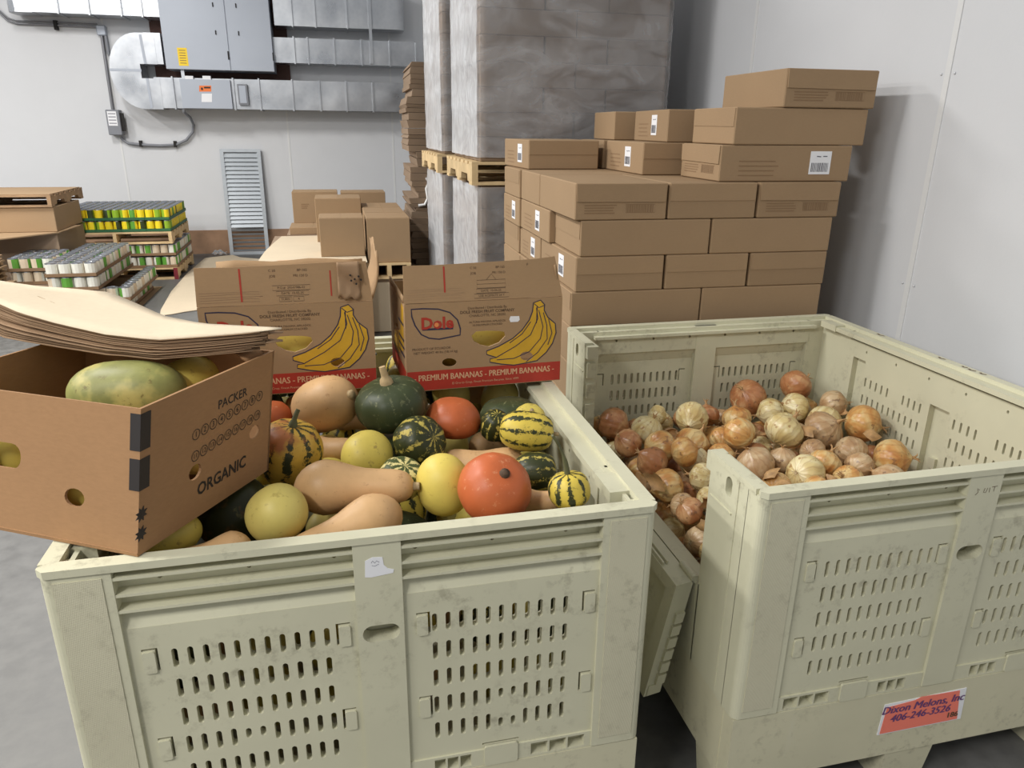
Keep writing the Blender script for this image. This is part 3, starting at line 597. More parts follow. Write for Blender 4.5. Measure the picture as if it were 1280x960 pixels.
for i in range(10):
    onion(V((1.05+i*.104, 1.425+random.uniform(0, .01), .685+random.uniform(-.01, .01))), random.uniform(.045, .052), random.choice((G, P, B, T)), parts=False)
    if i < 9: onion(V((1.1+i*.104, 1.425+random.uniform(0, .01), .775+random.uniform(-.01, .01))), random.uniform(.042, .05), random.choice((G, P, P, T)), parts=False)
    onion(V((1.02+i*.107, 1.53+random.uniform(-.01, .01), .675)), .05, random.choice((G, P, B, T)), parts=False)
# settle: push overlapping onions apart
nvis = len(ON)
for it in range(140):
    for i in range(len(ALL)):
        ci, ri = ALL[i][0], ALL[i][1]
        for j in range(i+1, len(ALL)):
            cj, rj = ALL[j][0], ALL[j][1]
            if abs(ci.x-cj.x) > .15 or abs(ci.y-cj.y) > .15: continue
            d = cj-ci; L = d.length; need = (ri+rj)*1.075
            if L < need:
                d = d/L if L > 1e-5 else V((0, 0, -1)); e = need-L; wi, wj = (.5, .5) if (i < nvis) == (j < nvis) else (.12, .88)
                ci -= d*e*wi*.6; cj += d*e*wj*.6
    for q in ALL:
        c, r = q[0], q[1]; e = r*1.12; c.x = max(.958+e, min(2.058-e, c.x)); c.y = max(1.384+e, min(2.755-e, c.y)); c.z = max(.355+e, c.z)
random.seed(77)
for k, q in enumerate(ALL): onion_build(q[0], q[1], q[2], None, q[3], q[4], k >= nvis)
# shed papery skins
def skin_mesh(i):
    rs = random.Random(40+i); a0 = rs.uniform(.7, 1.3)
    return MB().grid(lambda u, v: ((1-.5*abs(v-.5))*math.cos(a0*(u-.5)*2)*.05, (1-.4*abs(v-.5))*math.sin(a0*(u-.5)*2)*.05, (v-.5)*.07+.01*math.sin(5*u+i)), 6, 5).mesh('onion_skin', 'husk')
SM = [skin_mesh(i) for i in range(4)]
for k, (px, py) in enumerate(((940, 540), (955, 535), (948, 548), (1012, 545), (1000, 533), (1046, 506), (1052, 512), (895, 516), (840, 545), (852, 552), (806, 600), (812, 608), (960, 600), (980, 612), (968, 598), (1040, 600), (1060, 590), (890, 640), (1088, 548), (1105, 560), (916, 530), (884, 652))):
    c = onz(px, py, .69); o = link('onion_skin', SM[k % 4], None, 'loose papery flake of onion skin among the onions', 'onion skin', 'loose onion skins'); s = random.uniform(.5, .95)
    o.matrix_world = Matrix.Translation(c) @ aim((random.uniform(-1, 1), random.uniform(-1, 1), random.uniform(-.3, 1)), random.random()*6) @ Matrix.Diagonal((s, s, s, 1))

# ---------------------------------------------------------------- banana boxes
DW, DD, DH = .495, .37, .275
def zu(x, y):  # photo-zoom coordinates of the printed face -> metres on the face
    u = (x-130)/978; yb = 912-76*u; return u*DW, (yb-y)/(555-6*u)*DH
def banana_box(name, label, loc, rz, left):
    root = thing(name, label, 'box', loc, rz)
    fr = ((0, 0, 0), (1, 0, 0), (0, 0, 1), (0, -1, 0)); Z = lambda l: [zu(*p) for p in l]
    holes = [Z([(530, 545), (560, 518), (630, 512), (700, 512), (738, 518), (745, 545), (705, 588), (640, 615), (590, 605), (545, 580)]), Z(ell(392, 718, 45, 28)), Z(ell(882, 675, 42, 30))]
    fw_ = MB().plate(fr, rect(0, DW, 0, DH), holes, .006).build('face_panel', 'kraft', root)
    # red band, lettering and the printed fruit
    MB().plate(((0, -.0004, 0),)+fr[1:], rect(.001, DW-.001, .002, .064), (), .0004).build('red_band', 'print_red', fw_)
    m = MB(); text(m, fr, '- PREMIUM BANANAS - PREMIUM BANANAS -', DW*.5, .041, .0275, sx=.82, fat=.0006); text(m, fr, 'El Oro to Crop, Finest Premium Bananas, Since 1899', DW*.5, .018, .010, off=.001); m.build('lettering', 'print_pale', fw_)
    hand = Z([(920, 330), (965, 312), (992, 340), (990, 375), (1015, 420), (1065, 460), (1072, 520), (1050, 590), (1010, 650), (950, 705), (870, 722), (800, 735), (720, 728), (645, 715), (648, 692), (690, 685), (625, 665), (625, 642), (700, 612), (790, 560), (850, 505), (895, 440), (915, 385)])
    MB().plate(((0, -.0004, 0),)+fr[1:], hand, [Z(ell(882, 675, 42, 30))], .0004).build('banana_print', 'print_yellow', fw_)
    m = MB(); m.ribbon(fr, hand, .0032, .0009, closed=True)
    for q in ([(940, 360), (950, 430), (905, 535), (810, 610), (690, 682)], [(955, 375), (985, 480), (970, 560), (900, 645), (800, 690), (690, 700)], [(985, 390), (1010, 470), (1015, 560), (955, 650), (880, 712)], [(945, 350), (942, 460)], [(1020, 430), (1045, 520), (1020, 600)], [(925, 335), (955, 360), (990, 345)], [(905, 450), (850, 530), (770, 590)]): m.ribbon(fr, Z(q), .0026, .0009)
    m.build('banana_outline', 'print_navy', fw_)
    m = MB(); m.ribbon(fr, Z([(170, 385), (240, 379), (330, 380), (400, 400), (445, 445), (462, 500), (460, 540), (400, 553), (330, 568), (270, 562), (225, 540), (190, 485), (172, 430)]), .004, .0007, closed=True)
    a, b = zu(232, 514), zu(418, 492); m.plate(((0, -.0006, 0),)+fr[1:], [zu(232, 516), zu(418, 504), zu(418, 492), zu(232, 504)], (), .0004); m.build('logo_outline', 'print_navy', fw_)
    m = MB(); c = zu(322, 470); text(m, fr, 'Dole', c[0], c[1], .05, bold=.0016, rot=.0); m.build('lettering', 'print_red', fw_)
    m = MB(); m.plate(((0, -.0011, 0),)+fr[1:], ell(*zu(318, 478), .007, .007, 10), (), .0003); m.build('sun_mark', 'print_orange', fw_)
    m = MB(); c = zu(630, 370); text(m, fr, 'Distributed / Distribuida By', c[0], c[1]+.003, .011); text(m, fr, 'DOLE FRESH FRUIT COMPANY', c[0], c[1]-.009, .0125, bold=.0002); text(m, fr, 'CHARLOTTE, NC 28202', c[0], c[1]-.021, .011)
    text(m, fr, 'ALTURA MAXIMA APILADOS', c[0], c[1]-.041, .009); text(m, fr, '10 MAXIMUM STACKED', c[0], c[1]-.051, .009)
    c = zu(310, 640); text(m, fr, 'PRODUCT OF ECUADOR', c[0]-.013, c[1]+.006, .0105); text(m, fr, 'NET WEIGHT 40 lbs (18.14 kg)', c[0], c[1]-.006, .0105); m.build('small_print', 'print_dark', fw_, kind='stuff')
    if not left: MB().plate(((0, -.0006, 0),)+fr[1:], Z([(775, 418), (830, 416), (834, 440), (822, 452), (775, 455), (768, 438)]), (), .0005).build('paper_sticker', 'label_white', fw_)
    # other walls
    sd = ((0, DD, 0), (0, -1, 0), (0, 0, 1), (-1, 0, 0))
    sl = MB().plate(sd, rect(.006, DD-.0062, 0, DH), [ell(DD*.5, .15, .045, .02)], .006).build('side_panel', 'kraft', root)
    MB().plate(((-.0004, DD, 0),)+sd[1:], rect(.008, DD-.007, .002, .064), (), .0004).build('red_band', 'print_red', sl)
    MB().plate(((-.0004, DD, 0),)+sd[1:], [(.08, .09), (.2, .08), (.32, .12), (.345, .26), (.30, .265), (.26, .17), (.1, .13)], (), .0004).build('banana_print', 'print_yellow', sl)
    m = MB()
    for v0 in (.10, .125, .15, .2): m.ribbon(sd, [(.22, v0), (.34, v0+.004)], .008, .001)
    m.build('small_print', 'print_navy', sl, kind='stuff')
    MB().plate(((DW, 0, 0), (0, 1, 0), (0, 0, 1), (1, 0, 0)), rect(.006, DD-.0062, 0, DH), [ell(DD*.5, .15, .045, .02)], .006).build('side_panel', 'kraft', root)
    MB().plate(((DW, DD, 0), (-1, 0, 0), (0, 0, 1), (0, 1, 0)), rect(0, DW, 0, DH), (), .006).build('back_panel', 'kraft', root)
    MB().box(.006, DW-.006, .006, DD-.006, 0, .006).build('floor_panel', 'kraft', root)
    # face flap standing above the crease
    fh = .115; tl = .10 if left else .17; bow = .012
    ff = ((0, .001, DH), (1, 0, 0), (0, math.sin(tl), math.cos(tl)), (0, -math.cos(tl), math.sin(tl)))
    outl = [(.0, .002), (DW, .002), (DW-(.014 if left else .022), fh+(.004 if left else .010)), (DW*.82, fh+.004), (DW*.5, fh), (DW*.2, fh-.003), (.003, fh-.002)]
    fl = MB().plate(ff, outl, (), .005).build('flap', 'kraft', root)
    m = MB(); m.ribbon(ff, [(DW*.25, .012 if left else .03), (DW*(.25), fh-.008)], .005, .0007)
    if left: m.ribbon(ff, [(DW*.76, .02), (DW*.76, fh-.02)], .004, .0007)
    m.build('red_line', 'print_red', fl)
    m = MB(); c0 = .53*DW; hw = .1*DW
    text(m, ff, 'C 50', .43*DW, fh-.016, .010); text(m, ff, 'BP-165', .6*DW, fh-.016, .010); text(m, ff, 'JOB', .43*DW, fh-.032, .010); text(m, ff, 'PRI 150 D', .59*DW, fh-.032, .010)
    if left:
        for a, b, c, d, s in ((-.105, .11, .042, .056, 'P.O.#  29547986-01'), (-.085, .10, .026, .039, 'DATE  10-05-25'), (-.07, .0, .009, .022, 'TURN'), (.01, .07, .009, .022, '4')):
            m.ribbon(ff, rect(c0+a*DW, c0+b*DW, c, d), .0012, .0007, closed=True); text(m, ff, s, c0+(a+b)/2*DW, (c+d)/2, .0095)
    else:
        for a, b, c, d, s in ((-.1, .12, .008, .021, 'USE ACEMATE 24 Y'), (-.085, .1, .023, .036, 'DATE  10-04-25'), (-.08, .1, .038, .062, '')):
            m.ribbon(ff, rect(c0+a*DW, c0+b*DW, c, d), .0012, .0007, closed=True)
            if s: text(m, ff, s, c0+(a+b)/2*DW, (c+d)/2, .0095)
        m.ribbon(ff, [(c0-.01, .062), (c0+.006, .08), (c0+.02, .062)], .0012, .0007); m.ribbon(ff, [(c0-.04, .05), (c0+.05, .05)], .001, .0007); text(m, ff, 'F', .775*DW, fh-.012, .012)
    m.build('small_print', 'print_dark', fl)
    m = MB()
    for k in range(5): m.ribbon(ff, [(.02*DW, .012+k*.007), (DW*(.25+.06*(k % 3)), .013+k*.007+.002*(k % 2)), (DW*.35, .012+k*.007)], .0012, .0005)
    m.build('crease_lines', 'edge', fl)
    return root
b1 = banana_box('banana_box', 'open cardboard banana box with a raised ragged side flap beside the stacked sheets', (-.402, 2.205, 1.005), R(.3), True)
# its other flaps
sf = MB().grid(lambda u, v: (DW+.012*math.sin(3*v)+.02*v, u*DD*(1-.12*v)+.01, DH+.15*v*(1-.12*math.sin(9*u))), 8, 6).build('flap', 'kraft', b1)
sf.modifiers.new('t', 'SOLIDIFY').thickness = .005
bk = MB().grid(lambda u, v: (.01+u*(DW-.02), DD-.003+.012*v, DH+.068*v+.004*math.sin(12*u)), 8, 3).build('flap', 'kraft', b1); bk.modifiers.new('t', 'SOLIDIFY').thickness = .005
tear = MB().grid(lambda u, v: (DW*(.80+.13*u), -.004-.006*math.sin(8*v+3*u), DH+.012+.108*v+.006*math.sin(14*u)*(1-v)), 10, 8).build('torn_strip', 'edge', b1); tear.modifiers.new('t', 'SOLIDIFY').thickness = .003
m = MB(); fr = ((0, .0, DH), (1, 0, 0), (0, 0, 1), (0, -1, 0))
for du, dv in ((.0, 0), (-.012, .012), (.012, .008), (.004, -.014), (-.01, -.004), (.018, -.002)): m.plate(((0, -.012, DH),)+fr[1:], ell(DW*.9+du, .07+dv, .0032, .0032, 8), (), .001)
m.build('punch_hole_shade', 'print_and_hole_black', tear)  # flat black discs on the strip, painted for the shade inside punch holes
b2 = banana_box('banana_box', 'open cardboard banana box with a white paper sticker by its printed fruit', (.181, 2.145, 1.004), R(2.5), False)
lf = MB().grid(lambda u, v: (.003+.0*v, .02+u*(DD-.04), DH+.0+.02*v), 4, 2).build('flap', 'kraft', b2); lf.modifiers.new('t', 'SOLIDIFY').thickness = .005
rf_ = MB().grid(lambda u, v: (DW-.004-.018*v, .01+u*(DD-.02), DH+.1*v*(1-.7*u)), 5, 4).build('flap', 'kraft', b2); rf_.modifiers.new('t', 'SOLIDIFY').thickness = .005
bk = MB().grid(lambda u, v: (.01+u*(DW-.02), DD+.09*v, DH-.02*v), 4, 2).build('flap', 'kraft', b2); bk.modifiers.new('t', 'SOLIDIFY').thickness = .005
squash('yellow squash inside the banana box with the ragged flap', 'oval', 'sk_lemon', V((-.15, 2.35, 1.115)), .19, .36, (1, 0, 0), name='squash')
squash('yellow squash inside the banana box with the paper sticker', 'oval', 'sk_lemon', V((.42, 2.315, 1.115)), .19, .36, (1, .04, 0), name='squash')

# ---------------------------------------------------------------- organic box with spaghetti squash
OB = V((-.406, 1.336, 1.0015)); E1 = V((.53, .848, 0)).normalized()*.40; E2 = V((-.872, .49, 0)).normalized()*.54; UP = V((.036, .045, .28))
ob = thing('produce_box', 'brown cardboard box printed with black marks, holding spaghetti squash', 'box', OB)
n1 = E1.normalized(); n2 = E2.normalized(); uu = UP/.28
frR = (V((0, 0, 0)), n1, uu, n1.cross(uu).normalized()); NL = n2.cross(uu).normalized()*-1
frL = (E2.copy(), -n2, uu, (-n2).cross(uu).normalized())
def hitR(x, y):  # pixel -> (u,v) on the end panel
    d = ray(x, y); N = frR[3]; p = EYE+d*((OB-EYE).dot(N)/d.dot(N))-OB; v = p.z; q = p-uu*v; return q.dot(n1), v
def hitL(x, y):
    d = ray(x, y); N = frL[3]; p = EYE+d*((OB-EYE).dot(N)/d.dot(N))-OB; v = p.z; q = p-uu*v-E2; return q.dot(-n2), v
def holeat(hit, x, y, rx, ry): c = hit(x, y); return ell(c[0], c[1], rx, ry, 16)
H1 = holeat(hitR, 318, 540, .018, .015); H2 = holeat(hitR, 244, 590, .018, .016)
endp = MB().plate(frR, rect(0, .40, 0, .28), [H1, H2], .006).build('end_panel', 'kraft_org', ob)
cL = hitL(93, 622); cH = hitL(2, 568)
longp = MB().plate(frL, rect(0, .54, 0, .28), [ell(cL[0], cL[1], .024, .018, 16), rrect(cH[0]-.012, cH[1], .12, .05, .022, 4)], .006).build('long_panel', 'kraft_org', ob)
MB().plate((E2, n1, uu, -n2*-1), rect(0, .40, 0, .28), [ell(.2, .15, .045, .02)], .006).build('end_panel', 'kraft_org', ob)
MB().plate((E1, n2, uu, n1), rect(0, .54, 0, .28), [ell(.27, .16, .05, .022)], .006).build('long_panel', 'kraft_org', ob)
MB().hexa([(0, 0, 0), E1, E1+E2, E2], [q+V((0, 0, .007)) for q in (V((0, 0, 0)), E1, E1+E2, E2)]).build('floor_panel', 'kraft_org', ob)
m = MB(); o_ = .0012
for w0, w1 in ((517, 563), (573, 612)):
    a, b = hitR(178, w0)[1], hitR(178, w1)[1]
    m.plate((V(frR[0])+frR[3]*o_,)+frR[1:], rect(-.001, .024, b, a), (), .0006); m.plate((V(frL[0])+frL[3]*o_,)+frL[1:], rect(.54-.022, .541, b, a), (), .0006)
def star(u, v, r): return [(u+(r if k % 2 else r*.55)*math.cos(math.pi*k/8), v+(r if k % 2 else r*.55)*math.sin(math.pi*k/8)) for k in range(16)]
for y in (643, 667):
    v = hitR(176, y)[1]; m.plate((V(frR[0])+frR[3]*o_,)+frR[1:], [p for p in star(.006, v, .0155)], (), .0006); 
m.build('black_marks', 'print_and_hole_black', endp, kind='stuff')
m = MB(); c = hitR(291, 498); text(m, frR, 'PACKER', c[0], c[1], .026, bold=.0002); 
c = hitR(278, 594); text(m, frR, 'ORGANIC', c[0], c[1], .036, bold=.0008, sx=.95)
for row, (xa, ya, xb, yb, n0) in enumerate(((245, 543, 324, 495, 1), (244, 570, 321, 519, 11))):
    A = V(hitR(xa, ya)); Bq = V(hitR(xb, yb))
    for k in range(9 if row == 0 else 9):
        p = A+(Bq-A)*(k/8); m.ribbon(frR, ell(p.x, p.y, .0105, .0105, 14), .0015, .001, closed=True); text(m, frR, str(n0+k), p.x, p.y, .0165 if row == 0 else .0135, off=.001)
m.build('lettering', 'print_and_hole_black', endp, kind='stuff')
lc = MB().grid(lambda u, v: tuple(E1*(.82+.16*u)+UP*(.98+.06*v)+n2*(.02+.03*v)), 4, 2).build('flap', 'kraft_org', ob); lc.modifiers.new('t', 'SOLIDIFY').thickness = .005
# squash in that box
squash('large mottled yellow-green spaghetti squash in the brown box', 'oval', 'sk_spaghetti', onz(160, 490, 1.21), .145, .255, (.98, -.16, .02), stem=None)
squash('yellow spaghetti squash behind the large one in the brown box', 'oval', 'sk_yellow', onz(262, 479, 1.203)+V((-.045, .028, 0)), .112, .15, (.7, .6, .0), stem=None)
squash('yellow squash seen through the hand hole of the brown box', 'oval', 'sk_lemon', OB+E2*.83+E1*.36+V((.02, .0, .10)), .14, .16, (.5, .85, 0), stem=None)
squash('yellow squash seen through the small round hole of the brown box', 'oval', 'sk_lemon', OB+E2*.38+E1*.28+V((.01, .0, .075)), .125, .15, (.5, .85, 0), stem=None)
squash('spaghetti squash low in the brown box against its end panel', 'oval', 'sk_spaghetti', OB+E2*.24+E1*.76+V((0, .01, .07)), .11, .18, (.85, -.5, 0), stem=None)
squash('greenish spaghetti squash deep inside the brown box', 'oval', 'sk_spaghetti', OB+E2*.64+E1*.78+V((0, .01, .07)), .105, .17, (.85, -.5, 0), stem=None)

# ---------------------------------------------------------------- flattened boxes stacked on top
FRONT = [(352, 411, 1.345), (300, 417, 1.34), (259, 421, 1.336), (194, 426, 1.328), (131, 419, 1.335), (71, 405, 1.35), (24, 391, 1.368), (0, 380, 1.38), (-70, 345, 1.43)]
BACK = [(352, 409.5, 1.346), (300, 407, 1.340), (253, 405, 1.336), (205, 396, 1.328), (170, 380, 1.332), (137, 366, 1.34), (90, 361, 1.36), (40, 357, 1.384), (-70, 340, 1.432)]
FP = [onz(*q) for q in FRONT]; BP = [onz(*q) for q in BACK]
def lerp_list(L, t):
    t = max(0, min(.9999, t))*(len(L)-1); i = int(t); return L[i].lerp(L[i+1], t-i)
def stack_pt(u, v, k, n):
    a = lerp_list(FP, u); b = lerp_list(BP, u); p = a.lerp(b, v); th = (.046 if u < .45 else .046+.055*((u-.45)/.55)**1.3); fr_ = k/n
    return p+V((0, 0, -th*fr_))
NS = 24
for k in range(NS):
    rs = random.Random(100+k); j = V((rs.uniform(-.008, .008), rs.uniform(-.007, .007), 0))*(0 if k == 0 else 1); u0 = 0 if k == 0 else rs.uniform(.0, .07)+(.05 if k > 16 else 0); wob = rs.uniform(0, 6)
    inset = 0 if k == 0 else rs.uniform(0, .04)
    t_ = .0042
    gap = 0
    kk = k if k < 13 else k+.9
    def top(u, v): return stack_pt(u0+u*(1-u0), inset+v*(1-2*inset), kk, NS+1)+j+V((0, 0, .0012*math.sin(7*u+wob)))
    mb = MB().grid(lambda u, v: top(u, v), 22, 5, 0); mb.v = mb.v
    n0 = len(mb.v); 
    o = mb.build('flattened_box', ('cream' if k == 0 else 'edge',), None, label='flattened cardboard box lying topmost on the bowed stack, its pale side up' if k == 0 else 'flattened cardboard box in the bowed stack under the pale topmost one', cat='cardboard', group='flattened boxes in the bowed stack')
    sm_ = o.modifiers.new('t', 'SOLIDIFY'); sm_.thickness = .0016; sm_.offset = -1; sm_.use_rim = True

top_sheet = [o for o in bpy.data.objects if o.name.startswith('flattened_box') and 'topmost' in o['label']][0]
for pts in ([(.34+.04*k, .12+.01*k) for k in range(8)], [(.80-.05*k, .55-.07*k) for k in range(6)]):
    MB().tube([stack_pt(u, v, 0, 1)+V((0, 0, .0006)) for u, v in pts], .0011, 4).build('fold_line', 'carton', top_sheet)

# ---------------------------------------------------------------- wooden pallets
def stringer_mesh(L, h, mat):
    pr = [(0, 0), (.15*L, 0), (.17*L, h*.42), (.38*L, h*.42), (.40*L, 0), (.60*L, 0), (.62*L, h*.42), (.83*L, h*.42), (.85*L, 0), (L, 0), (L, h), (0, h)]
    return MB().plate(((.019, 0, 0), (0, 1, 0), (0, 0, 1), (1, 0, 0)), pr, (), .038).mesh('stringer', mat)
PC = {}
def make_pallet(label, loc, W=1.2, D=1.02, rz=0, mat='wood', group=None, red=False, h=.14):
    root = thing('wooden_pallet', label, 'pallet', loc, rz, group); k = (W, D, mat, h)
    if k not in PC: PC[k] = (stringer_mesh(D, h-.036, mat), MB().box(0, W, 0, .1, 0, .018).mesh('deck_board', mat))
    s, b = PC[k]
    for x in (.02, W/2, W-.02): link('stringer', s, root, loc=(x, 0, .018))
    n = 7
    for i in range(n): link('deck_board', b, root, loc=(0, i*(D-.1)/(n-1), h-.018))
    for i in range(3): link('deck_board', b, root, loc=(0, i*(D-.1)/2, 0))
    if red: MB().box(W-.045, W+.002, -.003, 0, .0, h).build('painted_end', 'wood_red', root)
    return root

# ---------------------------------------------------------------- cartons
CM = {}
def carton_mesh(w, d, h, mat='carton'):
    k = (round(w, 3), round(d, 3), round(h, 3), mat)
    if k not in CM: CM[k] = bevel_mesh(MB().box(0, w, 0, d, 0, h).mesh('carton', mat), .004)
    return CM[k]
def deco(o, fr, W, H, kind, seed=0):
    fr = (V(fr[0]),)+tuple(V(q) for q in fr[1:]); off = lambda e: (fr[0]+fr[3]*e,)+fr[1:]
    if 'flap' in kind or 'print' in kind:   # a tucked flap standing proud; a printed end's flap gapes more
        e = .005 if 'print' in kind else .0025
        MB().plate(off(e), [(.008, H*.5), (W-.008, H*.48), (W-.005, H-.004), (.005, H-.004)], (), e).build('tuck_flap', 'carton', o)
    if 'print' in kind:
        m = MB()
        for k in range(4): m.ribbon(off(0), [(W*.1, H*(.40-.07*k)), (W*(.44+.03*math.sin(k+seed)), H*(.40-.07*k))], .0045, .0008)
        m.ribbon(off(0), rect(W*.55, W*.87, H*.2, H*.42), .002, .0008, closed=True); u = W*.56
        rs = random.Random(seed)
        while u < W*.86: b = rs.uniform(.0015, .005); m.ribbon(off(0), [(u, H*.21), (u, H*.41)], b, .0008); u += b+rs.uniform(.002, .004)
        m.build('printed_marks', 'print_brown', o)
    if any(q.startswith('label') for q in kind):
        c = {'label': .62, 'labelwide': .76, 'labelL': .66}[[q for q in kind if q.startswith('label')][0]]; lw = .1 if 'labelwide' in kind else .085
        lb = MB().plate(off(.0012), rect(W*c-lw/2, W*c+lw/2, H*.2, H*.84), (), .001).build('label', 'label_white', o); m = MB(); rs = random.Random(seed); u = W*c-lw*.4
        while u < W*c+lw*.4: b = rs.uniform(.0012, .004); m.ribbon(off(0), [(u, H*.27), (u, H*.52)], b, .0018); u += b+rs.uniform(.0018, .003)
        m.ribbon(off(0), [(W*c-lw*.2, H*.7), (W*c+lw*.0, H*.69)], .004, .0018); m.ribbon(off(0), [(W*c+lw*.1, H*.7), (W*c+lw*.3, H*.7)], .004, .0018); m.build('barcode', 'barcode', lb)
        m = MB()
        for k in range(4): m.ribbon(off(0), [(W*.14, H*(.56-.13*k)), (W*(.42+.02*math.sin(2*k+seed)), H*(.56-.13*k))], .0045, .0008)
        m.build('printed_marks', 'print_brown', o)
    if 'seam' in kind:
        MB().plate(off(.0022), rect(.005, W-.005, H*.5, H-.005), (), .0022).build('tuck_flap', o.data.materials[0].name, o)
def carton(label, x, y, z, w, d, h=.149, front=(), left=(), rz=None, group=None, mat='carton', name='carton'):
    rz = R(-1.3) if rz is None else rz
    g = .003
    o = link(name, carton_mesh(w-2*g, d-2*g, h-.001, mat), None, label, 'box', group, loc=(x+g, y+g, z), rot=(0, 0, rz)); w -= 2*g; d -= 2*g
    s = int((x*31+y*17+z*7)*100)
    if front: deco(o, ((0, 0, 0), (1, 0, 0), (0, 0, 1), (0, -1, 0)), w, h, front if isinstance(front, tuple) else (front,), s)
    if left: deco(o, ((0, d, 0), (0, -1, 0), (0, 0, 1), (-1, 0, 0)), d, h, left if isinstance(left, tuple) else (left,), s+1)
    return o
random.seed(3)
PX, PY = .95, 2.93
make_pallet('wooden pallet under the loose pile of brown cartons', (PX, PY+.01, 0), 1.2, 1.5, R(-1.3), 'wood_old')
def tw(dx, dy): return PX+dx+dy*.0227, PY+dy-dx*.0227   # the pile stands turned by 1.3 degrees
def pc(label, dx, dy, z, w, d, h=.149, **kw): x, y = tw(dx, dy); return carton(label, x, y, z, w, d, h, **kw)
zz = .14
for L in range(5):
    for (dx, dy, w_, d_) in ([(0, 0, .6, .4), (.6, 0, .6, .4), (0, .4, .4, .6), (.4, .4, .4, .6), (.8, .4, .4, .6), (0, 1.0, .6, .45), (.6, 1.0, .6, .45)] if L % 2 == 0 else [(0, 0, .4, .6), (.4, 0, .4, .6), (.8, 0, .4, .6), (0, .6, .6, .4), (.6, .6, .6, .4), (0, 1.0, .6, .45), (.6, 1.0, .6, .45)]):
        pc('brown carton in the lower courses of the loose pile', dx, dy, zz, w_, d_, .1655, group='cartons low in the pile')
    zz += .1660
z1 = .970
R1 = 'first full course above the bin rim'; rows = []
def row(zv, tag_, items):
    for (dx, dy, w_, d_, fr_, lf_, extra) in items: pc('brown carton %s, %s' % (tag_, extra), dx, dy, zv, w_, d_, front=fr_, left=lf_)
row(z1, 'in the course at bin rim height', [(0, 0, .6, .4, (), 'flap', 'at the pile corner'), (.6, 0, .59, .4, (), (), 'on the side of the wall'), (0, .4, .4, .6, (), 'label', 'labelled toward the banana box'), (.4, .4, .4, .6, (), (), 'hidden in the middle'), (.8, .4, .4, .6, (), (), 'against the wall side'), (0, 1.0, .6, .45, (), 'seam', 'at the far corner'), (.6, 1.0, .6, .45, (), (), 'at the far wall corner')])
row(z1+.1495, 'in the second course showing', [(.015, 0, .4, .6, 'seam', 'label', 'labelled on its long side'), (.42, 0, .39, .6, 'seam', (), 'middle of three'), (.815, 0, .38, .6, 'seam', (), 'on the side of the wall'), (.01, .6, .588, .45, (), 'labelL', 'behind the labelled corner carton'), (.6, .6, .6, .45, (), (), 'behind the middle one'), (0, 1.05, .6, .4, (), 'flap', 'at the far corner'), (.6, 1.05, .6, .4, (), (), 'at the far wall corner')])
row(z1+.2990, 'in the third course showing', [(.03, 0, .585, .4, (), 'flap', 'with a buckled flap at the pile corner'), (.617, 0, .58, .4, (), (), 'on the side of the wall'), (.0, .4, .4, .6, (), 'label', 'labelled, behind the buckled one'), (.4, .4, .4, .6, (), (), 'hidden in the middle'), (.8, .4, .4, .6, (), (), 'against the wall side'), (-.01, 1.0, .6, .42, (), 'labelL', 'labelled, at the far corner'), (.6, 1.0, .6, .42, (), (), 'at the far wall corner')])
row(z1+.4490, 'in the fourth course showing', [(.002, 0, .405, .6, 'print', (), 'barcoded, at the pile corner'), (.41, 0, .405, .6, 'seam', (), 'between two printed ones'), (.82, 0, .395, .6, 'print', (), 'printed, on the side of the wall'), (0, .6, .6, .4, (), (), 'behind the printed corner one'), (.6, .6, .6, .4, (), (), 'behind the middle one'), (-.01, 1.0, .6, .4, (), 'seam', 'at the far corner'), (.6, 1.0, .6, .4, (), (), 'at the far wall corner')])
z5 = z1+.5990
carton('long brown carton with a wide white barcode label on its side', 1.59, 2.945, z5, .62, .4, front='labelwide', left='print', rz=R(-1.8))
carton('brown carton with a white label standing behind the wide-labelled one', 1.44, 3.42, z5, .4, .56, left='label', front='seam', rz=R(-2))
carton('low brown carton with a small white label, alone on the far end of the pile', 1.01, 3.93, z5, .4, .5, front='seam', left='labelL', rz=R(2))
carton('brown carton behind the labelled ones in the fifth course', 1.45, 4.0, z5, .4, .42, rz=R(-1))
carton('brown carton beside the wall in the fifth course', 1.86, 3.4, z5, .4, .6, rz=R(-1.3))
z6 = z5+.150
carton('long plain brown carton directly under the topmost carton', 1.638, 2.94, z6, .625, .4, left='flap', rz=R(-1))
carton('brown carton with a white label next to the long plain one', 1.56, 3.43, z6, .4, .56, left='label', rz=R(-6))
carton('small brown carton farthest back on the sixth course', 1.53, 4.06, z6, .35, .4, rz=R(-3))
carton('topmost brown carton of the pile, printed with a barcode box', 1.845, 2.93, z6+.150, .435, .55, h=.152, front='print', rz=R(-1.2))

